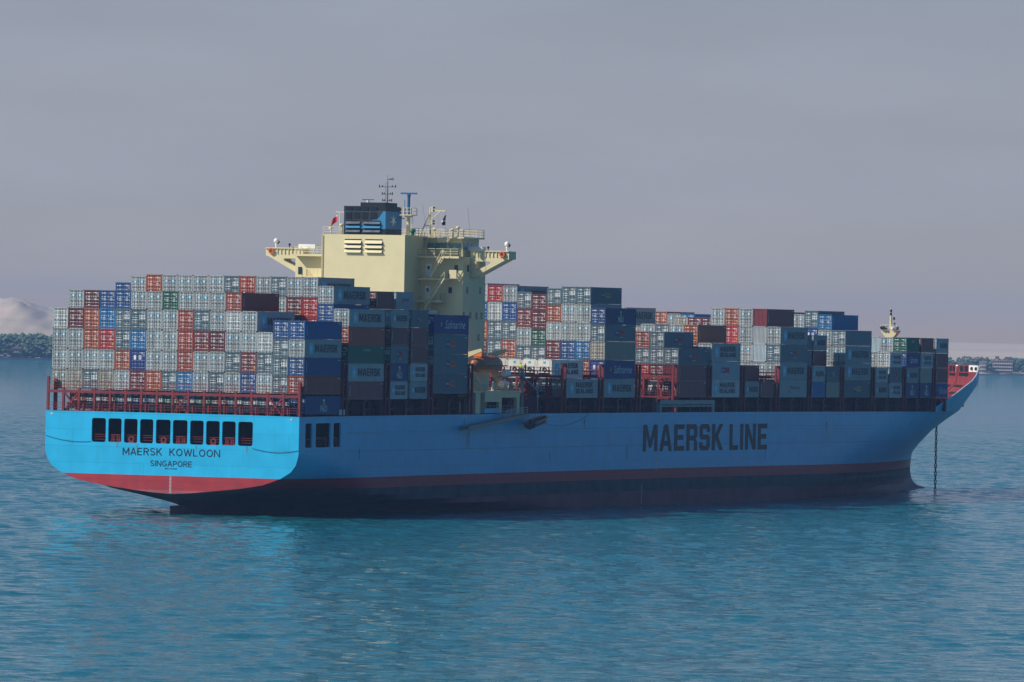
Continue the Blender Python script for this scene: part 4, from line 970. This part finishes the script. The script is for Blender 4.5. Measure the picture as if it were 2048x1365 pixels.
def container(kind, hc, x0, row, z, L, bay, tier, half_=''):
    global ncont
    k = KIND[kind[0]]; flip = kind.endswith('r'); H = HH if hc else SH
    yc = 20.1-(row-.5)*2.5125; rz = math.pi if flip else 0
    root = empty('shipping_container', (x0+L/2+random.uniform(-.03, .03), yc+random.uniform(-.012, .012), z), rz)
    lab = f"{k['desc']} container, {ORD[tier] if tier else 'under-platform'} tier, {'outer starboard row' if row == 16 else 'second starboard row' if row == 15 else ORD[row]+' row from left'}, {half_}{BN[bay]}"
    assert lab not in used_labels, lab
    nw = len(lab.split()); assert 4 <= nw <= 16, (nw, lab)
    used_labels.add(lab); tag(root, lab, 'container', GROUP); ncont += 1
    link('body', cached(('b', L, H, kind[0]), lambda: body_mesh(L, H), 'body', [k['mat'], M_gask, M_castle]), root)
    for s in (1, -1):
        if k['marks'] == 'reefer': break
        def leaf():
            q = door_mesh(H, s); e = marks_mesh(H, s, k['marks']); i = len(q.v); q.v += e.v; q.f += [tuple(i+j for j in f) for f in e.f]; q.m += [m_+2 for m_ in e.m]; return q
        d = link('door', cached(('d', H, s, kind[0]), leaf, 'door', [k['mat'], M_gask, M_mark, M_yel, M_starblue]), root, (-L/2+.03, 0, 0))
        for yr in (.28, .78): link('lock_rod', cached(('r', H), lambda: rod_mesh(H), 'lock_rod', M_rod), d, (0, s*yr, 0))
    if k['marks'] == 'reefer':
        def unit():
            u = MB(); X = -L/2
            u.box(X+.02, X+.1, -1.08, 1.08, .16, H-.14, 0); u.box(X-.03, X+.015, -.9, .9, H*.62, H-.2, 0); u.box(X-.02, X+.016, -.95, .95, .25, H*.30, 1)
            n = 14
            for j in range(n):
                t0, t1 = 2*math.pi*j/n, 2*math.pi*(j+1)/n; u.bar((X-.03, .28*math.cos(t0), H*.48+.28*math.sin(t0)), (X-.03, .28*math.cos(t1), H*.48+.28*math.sin(t1)), .06, mi=1)
            for y_ in (-.85, .8): u.bar((X-.02, y_, H*.36), (X-.02, y_*.8, H*.6), .05, mi=1)
            u.box(X-.05, X-.02, -.9, -.55, H*.34, H*.46, 1); u.box(X-.05, X-.035, -.2, .2, H*.78, H*.9, 2)
            return u
        link('refrigeration_unit', cached(('u', L, H), unit, 'refrigeration_unit', [k['mat'], M_black, M_starblue]), root)
    if k['side'] and row >= 3:
        so_ = link('side_lettering', side_mesh(k['side'], L, H), root)
        if flip: so_.rotation_euler = (0, 0, math.pi)
    return root
def stack(bay, row, spec, zb=None, half_='', x=None, L=12.192):
    """spec bottom to top: kind letter, H or S; '-' kind is hidden behind others"""
    x = BAY[bay] if x is None else x
    z = (16.65 if zb is None else zb)+hog(x)
    for t_, e in enumerate(spec.split()):
        hc = e[-1] == 'H'; kd = e[:-1]; H = HH if hc else SH
        if kd == '-':
            yc = 20.1-(row-.5)*2.5125; filler.box(x, x+L, yc-1.21, yc+1.21, z, z+H)
        elif kd == '0': pass
        else: container(kd, hc, x, row, z, L, bay, t_+1, half_)
        z += H+.014
Z0 = 17.44
B0 = ['XH GH GH WH', 'TH GH GH MH GS', 'NH GH OH OH MS', 'TH GH DH bH BS', 'GH OH NH NH BS', 'MH FH bH NH GS', 'OH GH GH GH GS', 'NH GH GH GH ES', 'bH RH RH RH GS', 'GH GH mH NH GS', 'NH GH MH GH GS', 'GH NH GH WH RS',
      'BH mH GH GH', 'GH NH WH', 'NS NS NS BS', 'RS BS GS BS']
for r, s in enumerate(B0): stack(0, r+1, s, Z0)
TK = ['R', 'N', 'M', 'N', 'P', 'N', 'E', 'N', 'E', 'M', 'N', 'N', 'N', 'P']  # dark paints picked to stand in for the shade under the platform
for r, kd in enumerate(TK): container(kd, False, 2.3, r+2, 14.62, 12.192, 0, 0)
container('P', False, 2.0, 16, 14.62, 12.192, 0, 0)
stack(1, 2, '-S -S -S -S -H BH')
for r, kd in zip(range(3, 12), 'GOGGGGNRG'): stack(1, r, '-H -H -H -H -H %s%s' % (kd, 'S' if r == 3 else 'H'))
stack(1, 12, '-H -H -H -H GH NH'); stack(1, 13, '-H -H -H mH mH GH'); stack(1, 14, '-H -H -H DH DH GH')
stack(1, 15, '-H -H -S -S BS GS'); stack(1, 16, 'MS GS ES RS GS')
stack(2, 15, '-S -S -S -S -S MS', half_='aft half, ', L=6.058); stack(2, 15, '-S -S -S -S -S LS', half_='fore half, ', x=37.15, L=6.058)
stack(2, 16, 'SS PS NS MS GS', half_='aft half, ', L=6.058); stack(2, 16, 'GS SS MS MS nS', half_='fore half, ', x=37.15, L=6.058)
stack(3, 15, '-H -H -H -H', 17.4); stack(3, 16, 'nH nH nH FH', 17.4)
stack(4, 16, 'SH'); stack(4, 15, 'VH VH'); stack(4, 14, 'VH VH'); stack(4, 13, 'VH VH'); stack(4, 12, '-H VH')
stack(5, 8, '-H -H MH OH BH WH'); stack(5, 9, '-H -H NH NH WH DS'); stack(5, 10, '-H -H OH NH BH GS'); stack(5, 11, '-S -S NS GH mH NS'); stack(5, 12, '-S -S NS ES MH MS')
stack(5, 13, '-H -H MH GH OS NS'); stack(5, 14, '-H -H BH gH GH NS'); stack(5, 15, '-H RH bH GH GH yS'); stack(5, 16, 'GH FH TH NS PS')
stack(6, 14, 'VS DS NS RS'); stack(6, 15, 'VS MS NS NS'); stack(6, 16, 'MS MrS NS')
stack(7, 10, '-H -H -H -H GS'); stack(7, 11, '-H -H -H TS'); stack(7, 12, '-H -H -H GH'); stack(7, 13, '-H -H -H NH'); stack(7, 14, '-H -H GH GH'); stack(7, 15, '-H -H RH OH'); stack(7, 16, 'SH UH SH')
stack(8, 15, '-S MS'); stack(8, 16, 'GS', half_='aft half, ', L=6.058); stack(8, 16, 'MS', half_='fore half, ', x=173.6, L=6.058)
stack(9, 12, '-H -H -H -H GH'); stack(9, 13, '-H -H -H DH OH'); stack(9, 14, '-H GH GH gH GH'); stack(9, 15, '-H GH LrH WrH mrH'); stack(9, 16, 'LH GH NH GH')
for r, kd in ((7, 'T'), (8, 'M'), (9, 'M')): stack(10, r, '-S -S -S -S %sS' % kd)
stack(10, 15, '-S -S NS NS', half_='aft half, ', L=6.058); stack(10, 15, '-S -S MS GS', half_='fore half, ', x=203.0, L=6.058)
stack(10, 16, 'bS GS', half_='aft half, ', L=6.058); stack(10, 16, 'TS yS', half_='fore half, ', x=203.0, L=6.058)
stack(11, 3, '-H -H -S -S OH'); stack(11, 4, '-H -H -S -S GS'); stack(11, 5, '-H -H -S -S bS'); stack(11, 12, '-H -H -H -H RS'); stack(11, 13, '-H -H -S -S GH'); stack(11, 14, '-H -H -H FH NH'); stack(11, 15, '-H GH GH GS bS'); stack(11, 16, 'yH GH GH kS')
stack(12, 15, '-S -S GS', half_='fore half, ', x=232.5, L=6.058)
stack(12, 16, 'GS SS', half_='aft half, ', L=6.058); stack(12, 16, 'SS NS SS', half_='fore half, ', x=232.5, L=6.058)
stack(13, 14, '-S -S -S LrS'); stack(13, 15, '-S -S -S GS'); stack(13, 16, 'PS GS FS ES', half_='aft half, ', L=6.058); stack(13, 16, 'PS TS SS MS', half_='fore half, ', x=247.4, L=6.058)
stack(14, 16, 'FS MS MS GS', L=6.058)
for b_, rows, n_ in ((2, range(1, 15), 5), (3, range(1, 15), 5), (4, range(1, 12), 2), (5, range(1, 8), 5), (6, range(1, 14), 3), (7, range(1, 10), 3), (8, range(1, 15), 2), (9, range(1, 12), 3), (10, [1, 2, 3, 4, 5, 6, 10, 11, 12, 13, 14], 3), (11, [1, 2, 6, 7, 8, 9, 10, 11], 3), (12, range(2, 15), 2), (13, range(3, 14), 2), (14, range(5, 16), 2)):
    for r_ in rows: stack(b_, r_, ' '.join(['-S']*n_), L=12.192 if b_ != 14 else 6.058)
if filler.f:
    fo = filler.build('hidden_containers', KIND['G']['mat']); tag(fo, 'containers buried inside the stacks behind the visible ones', 'containers', GROUP, 'stuff')
print('containers', ncont)

# ------------------------------------------------------------------ boats, flags, crew
def boat_rings(x0, x1, yc, zc, hw, hl, hu, n=14, m=14):
    rings = []
    for k in range(n+1):
        u = k/n; f = max(.08, (1-abs(2*u-1)**2.6))**.6; ring = []
        for j in range(m):
            t = 2*math.pi*j/m; cz = math.sin(t); cy = math.cos(t)
            ring.append((x0+(x1-x0)*u, yc+hw*f*cy*abs(cy)**-.25 if abs(cy) > 1e-6 else yc, zc+(hu if cz > 0 else hl)*f**(.5 if cz > 0 else .8)*cz))
        rings.append(ring)
    return rings
M_lb = mat('orange lifeboat', (.42, .10, .035), .4, .4, var=.06)
M_lb2 = mat('dull orange hull', (.38, .15, .07), .45, .4)
lb = tag(empty('lifeboat', (64.6, -17.6, 20.6)), 'enclosed orange lifeboat hanging in davits beside the cream superstructure', 'lifeboat')
b = MB(); b.loft(boat_rings(0, 9.8, 0, 1.2, 1.65, 1.2, 1.35)); b.build('hull', M_lb2, lb, smooth=True)
b = MB(); b.loft(boat_rings(.6, 9.2, 0, 1.45, 1.5, .3, 1.25)); b.build('canopy', M_lb, lb, smooth=True)
b = MB(); b.box(1.0, 8.9, -1.72, -1.60, 1.1, 1.25); b.build('rubbing_strake', M_black, lb)
b = MB(); b.box(1.6, 3.4, -.7, .7, 2.5, 3.1); b.box(1.8, 2.3, -.72, -.705, 2.65, 2.95, 1); b.build('conning_tower', [mat('bright orange', (.85, .22, .03), .4), M_glass], lb)
rb = tag(empty('rescue_boat', (76.4, -21.9, 12.2)), 'small open rescue boat slung from a crane against the blue hull', 'boat')
b = MB(); 
rings = []
for k in range(11):
    u = k/10; f = max(.05, 1-max(0, (u-.55)/.45)**2.2); zz = u*1.05
    rings.append([(u*5.8, -1.0*f, .9+zz), (u*5.8, -.85*f, .3+zz), (u*5.8, 0, 0+zz), (u*5.8, .85*f, .3+zz), (u*5.8, 1.0*f, .9+zz), (u*5.8, .65*f, .8+zz), (u*5.8, 0, .5+zz), (u*5.8, -.65*f, .8+zz)])
b.loft(rings); b.build('hull', mat('dark boat hull', (.06, .05, .07), .5), rb)
b = MB()
for sgn in (-1, 1):
    pts = [(u*.58, sgn*1.02*max(.05, 1-max(0, (u/10-.55)/.45)**2.2), .95+u*.105) for u in range(11)]
    for p, q in zip(pts[:-1], pts[1:]): b.bar(p, q, .17, n=8)
b.build('fender_tube', mat('faded orange tube', (.36, .16, .06), .5), rb)
b = MB(); b.box(.1, .4, -.18, .18, .8, 1.45); b.build('outboard_motor', M_black, rb)
b = MB(); b.bar((1.2, 0, 1.3), (2.8, 0, 3.05), .025); b.bar((4.6, 0, 1.9), (2.8, 0, 3.05), .025); b.build('lifting_sling', M_grey, rb)

def flag(name, P, cols, mats, label):
    f = MB(); n = len(cols[0]); 
    f.v = [P(i/(len(cols)-1), j/(n-1)) for i in range(len(cols)) for j in range(n)]
    for i in range(len(cols)-1):
        for j in range(n-1): f.f.append((i*n+j, (i+1)*n+j, (i+1)*n+j+1, i*n+j+1)); f.m.append(cols[i][j])
    o = f.build(name, mats); tag(o, label, 'flag', 'flags flying above the superstructure')
    sd = o.modifiers.new('thick', 'SOLIDIFY'); sd.thickness = .02
    return o
M_fr = mat('red flag cloth', (.55, .03, .04), .7, .2); M_fw = mat('white flag cloth', (.75, .75, .75), .7, .2); M_fk = mat('dark flag cloth', (.02, .025, .04), .7, .2)
flag('flag', lambda u, v: (63.4+.15*math.sin(7*u), 4.75+1.7*u*.62+.2*v*u, 43.95-.25*u-1.0*v-1.1*u*u+.05*math.sin(9*v)), [[1, 0, 0, 0, 0, 0, 0]]*3+[[0, 0, 0, 0, 0, 2, 2]]*6, [M_fr, M_fw, M_fk], 'red and white ensign streaming from staff left of the funnel')
flag('flag', lambda u, v: (67.0+.2*math.sin(8*u), -11.55+.75*math.sin(min(1, v*1.1)*2.2)*u, 44.25-1.5*v-.15*u), [[0, 0, 0, 1, 2, 2, 2]]*8, [M_fr, M_fw, M_fk], 'red white and black courtesy flag drooping from signal mast yard')

def person(loc, rz, joints, edges, zones, mats, label):
    """one skinned body; zones = [(z above which this material holds, index)]"""
    me = bpy.data.meshes.new('p'); me.from_pydata([j[:3] for j in joints], edges, [])
    ob = bpy.data.objects.new('p', me); C.objects.link(ob); md = ob.modifiers.new('s', 'SKIN'); ob.modifiers.new('d', 'SUBSURF').levels = 1
    for i, j in enumerate(joints): me.skin_vertices[0].data[i].radius = (j[3], j[3])
    me.skin_vertices[0].data[0].use_root = True
    dg = bpy.context.evaluated_depsgraph_get(); m2 = bpy.data.meshes.new_from_object(ob.evaluated_get(dg)); bpy.data.objects.remove(ob)
    o = bpy.data.objects.new('person', m2); C.objects.link(o); o.location = loc; o.rotation_euler = (0, 0, rz)
    m2.materials.clear()
    for M in mats: m2.materials.append(M)
    for p in m2.polygons:
        c = p.center; mi = zones(c); p.material_index = mi; p.use_smooth = True
    tag(o, label, 'person', 'crew members on the lashing bridges'); return o
# x forward of the person, z up: pelvis 0 chest 1 neck 2 head 3 4, arms, legs
def stand(lean=0.0):
    l = lean
    J = [(0, 0, .95, .13), (l*.3, 0, 1.2, .14), (l*.7, 0, 1.42, .13), (l*.9, 0, 1.53, .06), (l*1.05, 0, 1.62, .095), (l*1.1, 0, 1.74, .085),
         (l*.75, .21, 1.42, .07), (l+.12, .27, 1.16, .05), (l+.32, .2, .98, .035), (l+.40, .17, .93, .04), (l*.75, -.21, 1.42, .07), (l+.1, -.28, 1.17, .05), (l+.3, -.22, 1.0, .035), (l+.39, -.19, .95, .04),
         (0, .1, .86, .1), (.03, .12, .48, .075), (0, .13, .1, .05), (.16, .14, .05, .045), (0, -.1, .86, .1), (.04, -.12, .48, .075), (0, -.13, .1, .05), (.16, -.14, .05, .045)]
    E_ = [(0, 1), (1, 2), (2, 3), (3, 4), (4, 5), (2, 6), (6, 7), (7, 8), (8, 9), (2, 10), (10, 11), (11, 12), (12, 13), (0, 14), (14, 15), (15, 16), (16, 17), (0, 18), (18, 19), (19, 20), (20, 21)]
    return J, E_
M_skin = mat('skin', (.38, .22, .15), .6, .3); M_cov = mat('blue coverall', (.16, .28, .62), .7, .2); M_hiv = mat('yellow vest', (.62, .80, .03), .6, .2); M_trs = mat('dark red trousers', (.16, .02, .02), .7, .2); M_dk = mat('dark clothing', (.02, .025, .03), .7, .2); M_hat = mat('white helmet', (.8, .8, .8), .4)
J, E_ = stand(.35)
person((92.1, -16.15, 16.78+hog(93)), math.pi*.9, J, E_, lambda c: 2 if c.z > 1.70 else (1 if (c.z > 1.55 and c.x > .2) or (c.z < 1.0 and c.x > .6) else 0), [M_cov, M_skin, M_hat], 'person in pale blue overalls leaning at the red lashing bridge rail')
J, E_ = stand(.05)
person((92.9, -12.95, 20.11+hog(93)), math.pi, J, E_, lambda c: 3 if c.z > 1.69 else (1 if c.z > 1.5 and abs(c.y) < .14 else (0 if c.z > .98 else 2)), [M_hiv, M_skin, M_trs, M_black], 'person in yellow high-visibility top in front of the white refrigerated containers')
person((92.9, -13.7, 20.11+hog(93)), math.pi*.8, J, E_, lambda c: 1 if c.z > 1.53 else 0, [M_dk, M_skin], 'person in dark clothes standing beside the one in yellow')

# ------------------------------------------------------------------ far shore
def far(b, d):
    """point at bearing b (milliradians right of the view axis) and ground distance d"""
    a = YAW-b/1000; return CAM.x+d*math.cos(a), CAM.y+d*math.sin(a)
def shore_d(b): return 4910+(b+73)*4.15
M_sand = mat('desert sand', (.47, .375, .30), .9, .1, var=.12, scale=.004)
def ground_z(b, e):
    """height of the land e metres behind the shoreline"""
    rise = 1.2+min(1, e/60)*2.0+max(0, e-150)*.0052
    hill = 0
    if e > 700:
        k = min(1, (e-700)/1500)
        hill = 19*math.exp(-((b+70)/8)**2)*k+13*math.exp(-((b+84)/16)**2)*k+9*math.exp(-((b+52)/22)**2)*k+3*math.sin(b*.5)*k*math.exp(-((b+65)/30)**2)
        hill += k*math.exp(-((b+65)/40)**2)*(1.3*math.sin(b*.9+e*.004)+.9*math.sin(b*2.3-e*.009)+.5*math.sin(b*4.1+e*.017))
    return rise+hill
bs = [-480, -400, -330, -270, -230]+[x*1.5 for x in range(-130, -60)]+[-90+.5*k for k in range(100)]+[x*1.5-40 for x in range(0, 154)]+[230, 270, 330, 400, 480]; es = [-8, 0, 15, 60, 150, 300, 500, 700, 950, 1080, 1200, 1350, 1500, 1680, 1850, 2020, 2200, 2600, 3100, 3600, 4050]
g = MB()
for e in es:
    for b_ in bs:
        x, y = far(b_, shore_d(b_)+e); g.v.append((x, y, -1 if e < 0 else (.25 if e == 0 else min(ground_z(b_, e), 62))))
nb = len(bs)
for i in range(len(es)-1):
    for j in range(nb-1): q = i*nb+j; g.f.append((q, q+1, q+nb+1, q+nb)); g.m.append(0)
tag(g.build('terrain', M_sand, smooth=True), 'pale desert shore rising to a low hill', None, None, 'structure')
M_leaf = mat('far foliage', (.08, .115, .075), .9, .1, var=.35, scale=.08)
M_trunk = mat('far trunk', (.12, .08, .05), .9, .1)
def crown(mb, x, y, z, r, h, n, rng):
    """leaf clumps spread through an uneven crown volume"""
    for k in range(n):
        th = rng.uniform(0, 2*math.pi); u = rng.random()**.5; zz = rng.random()
        rr = r*u*(1-.55*abs(zz-.4)**1.2)*1.05
        cx, cy, cz = x+rr*math.cos(th), y+rr*math.sin(th), z+h*zz
        s = rng.uniform(.16, .34)*r; i = len(mb.v); a0 = rng.uniform(0, 6.28)
        for t in range(6): 
            a = a0+t*math.pi/3; mb.v.append((cx+s*math.cos(a)*rng.uniform(.6, 1.2), cy+s*math.sin(a)*rng.uniform(.6, 1.2), cz+s*rng.uniform(-.25, .25)))
        mb.v.append((cx, cy, cz+s*.7)); mb.v.append((cx, cy, cz-s*.6))
        for t in range(6): mb.f.append((i+t, i+(t+1) % 6, i+6)); mb.m.append(0); mb.f.append((i+(t+1) % 6, i+t, i+7)); mb.m.append(0)
rng = random.Random(3)
def belt(b0, b1, n, hmin, hmax, e0, e1, label):
    f = MB()
    for k in range(n):
        b_ = rng.uniform(b0, b1); e = rng.uniform(e0, e1)**1.0; x, y = far(b_, shore_d(b_)+e); h = rng.uniform(hmin, hmax); gz = ground_z(b_, e)
        crown(f, x, y, gz+h*.08, h*.62, h*.75, 20, rng); f.bar((x, y, gz-.5), (x, y, gz+h*.5), .3, 1)
    return tag(f.build('tree_belt', [M_leaf, M_trunk]), label, 'trees', None, 'stuff')
belt(-84, -46, 420, 10, 17, 10, 170, 'dense mass of hazy trees along the far shore at left')
belt(-46, 58, 240, 6, 11, 25, 160, 'hazy trees along the far shore behind the ship')
belt(58, 92, 300, 7, 12, 20, 150, 'hazy trees among the buildings on the far shore at right')
def far_tree(b_, e, h, label):
    x, y = far(b_, shore_d(b_)+e); gz = ground_z(b_, e); o = tag(empty('tree', (x, y, gz)), label, 'tree', 'trees standing out on the far shore')
    h *= .72; f = MB(); crown(f, 0, 0, h*.2, h*.42, h*.72, 60, rng); f.build('crown', M_leaf, o)
    f = MB(); f.bar((0, 0, -.5), (0, 0, h*.6), .4, n=6, r2=.15); f.bar((0, 0, h*.35), (h*.2, h*.1, h*.6), .18); f.build('trunk', M_trunk, o)
for b_, e, h, lab in [(-68.6, 120, 17, 'tall hazy tree on the left shore topmost against the hill'), (-66.9, 110, 16, 'tall hazy tree nearest the stern stacks on the left shore'), (-71.6, 130, 15, 'rounded hazy tree at the left edge above the pink house'),
                      (65.0, 110, 16, 'dark rounded tree just right of the bow on far shore'), (66.4, 120, 15, 'hazy tree left of the brick apartment block'), (71.6, 130, 16, 'conical hazy tree above the pale apartment tower'), (73.4, 60, 13, 'broad hazy tree at the far right edge of the shore')]: far_tree(b_, e, h, lab)
M_pinkb = mat('pink rendered wall', (.50, .33, .28), .8, .1); M_brick = mat('brick red wall', (.42, .22, .18), .8, .1); M_paleb = mat('pale rendered wall', (.55, .50, .45), .8, .1); M_roofd = mat('dark opening', (.08, .08, .09), .8, .1); M_whiteb = mat('white rendered wall', (.75, .73, .70), .8, .1)
def house(b_, e, wdt, dep, fl, M, label, fh=3.0, bays=4, roof=0):
    x, y = far(b_, shore_d(b_)+e); gz = ground_z(b_, e)-.3
    o = tag(empty('house' if fl < 3 else 'apartment_block', (x, y, gz), YAW-b_/1000-math.pi/2), label, 'building', 'buildings on the far shore')
    H = fl*fh; f = MB(); f.box(-wdt/2, wdt/2, 0, dep, 0, H); f.box(-wdt/2-.3, wdt/2+.3, -.3, dep+.3, H, H+.4); f.build('wall', M, o)
    q = MB(); 
    for k in range(fl):
        for j in range(bays):
            cx = -wdt/2+wdt*(j+.5)/bays; ww = wdt/bays*.29; q.box(cx-ww, cx+ww, -.06, -.02, k*fh+.9, k*fh+2.4)
    q.build('windows', M_roofd, o)
    if fl >= 3:
        q = MB()
        for k in range(1, fl): q.box(-wdt/2+.3, wdt/2-.3, -1.2, -.07, k*fh-.15, k*fh+.75)
        q.build('balconies', M_paleb, o)
    if roof: q = MB(); q.prism([(-wdt/2-.5, H+.4), (wdt/2+.5, H+.4), (0, H+.4+roof)], 'y', -.4, dep+.4); q.build('roof', M_brick, o)
house(-65.0-1.2, 150, 6, 6, 4, M_whiteb, 'white tower on the left shore beside the tall trees', bays=2)
house(-72.3, 140, 4.5, 6, 4, M_pinkb, 'small pink block at the far left edge above trees', fh=3.4, bays=2)
house(-70.6, 8, 7.5, 6, 2, M_brick, 'brick house with gabled roof near the left waterline', bays=3, roof=2.2)
house(-72.2, 6, 3, 3, 1, M_whiteb, 'tiny white hut on the beach at left', bays=1)
house(-66.4, 60, 8, 5, 2, M_pinkb, 'long low pink villa among the left shore trees', fh=2.6)
house(-66.1+.6, 10, 2.2, 4, 3, M_whiteb, 'narrow white tower at the waterline beside the stern', fh=2.6, bays=1)
house(64.9+1.2, 60, 5.5, 8, 3, M_pinkb, 'pink apartment block half hidden above the bow', bays=3, fh=3.2)
house(67.4, 55, 4.0, 8, 3, M_brick, 'brick red apartment block right of the pink one', bays=2, fh=3.2)
house(69.2, 60, 3.0, 6, 4, M_pinkb, 'slim pink tower block behind the seafront flats', bays=2, fh=2.9)
house(70.6, 60, 3.2, 6, 4, M_pinkb, 'second slim pink tower to the right of its twin', bays=2, fh=2.8)
house(67.2, 14, 5.0, 8, 3, M_paleb, 'pale seafront block touching the bow silhouette', bays=3, fh=2.9)
house(70.0, 12, 16, 9, 4, M_pinkb, 'long terraced seafront apartment block with balconies', bays=9, fh=2.5)
house(73.5, 60, 6, 6, 2, M_whiteb, 'low white house at right end of the shore', bays=3)
wl = MB()
for b0 in range(-84, 92, 4):
    (xa, ya), (xb, yb) = far(b0, shore_d(b0)-1), far(b0+4, shore_d(b0+4)-1); wl.quad((xa, ya, -.5), (xb, yb, -.5), (xb, yb, 1.1), (xa, ya, 1.1)); xa2, ya2 = far(b0, shore_d(b0)+3); xb2, yb2 = far(b0+4, shore_d(b0+4)+3); wl.quad((xa, ya, 1.1), (xb, yb, 1.1), (xb2, yb2, 1.1), (xa2, ya2, 1.1))
tag(wl.build('sea_wall', mat('pale stone wall', (.48, .44, .38), .8, .1)), 'low pale stone sea wall along the far waterline', 'wall')

# ------------------------------------------------------------------ haze
hz = MB()
c4 = [(CAM.x+r_*fwd_h.x+l_*rgt_h.x, CAM.y+r_*fwd_h.y+l_*rgt_h.y) for r_, l_ in ((-1300, -5200), (9700, -5200), (9700, 5200), (-1300, 5200))]
hz.box(0, 1, 0, 1, -3, 78)
hz.v = [(*c4[{(0, 0): 3, (1, 0): 2, (1, 1): 1, (0, 1): 0}[v[0], v[1]]], v[2]) for v in hz.v]
HM = bpy.data.materials.new('haze'); HM.use_nodes = True; n = HM.node_tree; n.nodes.clear()
ho = n.nodes.new('ShaderNodeOutputMaterial'); pv = n.nodes.new('ShaderNodeVolumePrincipled'); pv.inputs['Color'].default_value = (.30, .55, 1.0, 1); pv.inputs['Density'].default_value = 0.00006; pv.inputs['Anisotropy'].default_value = 0.0
n.links.new(pv.outputs[0], ho.inputs['Volume'])
tag(hz.build('haze', HM), 'thin blue haze over the water', None, None, 'stuff')
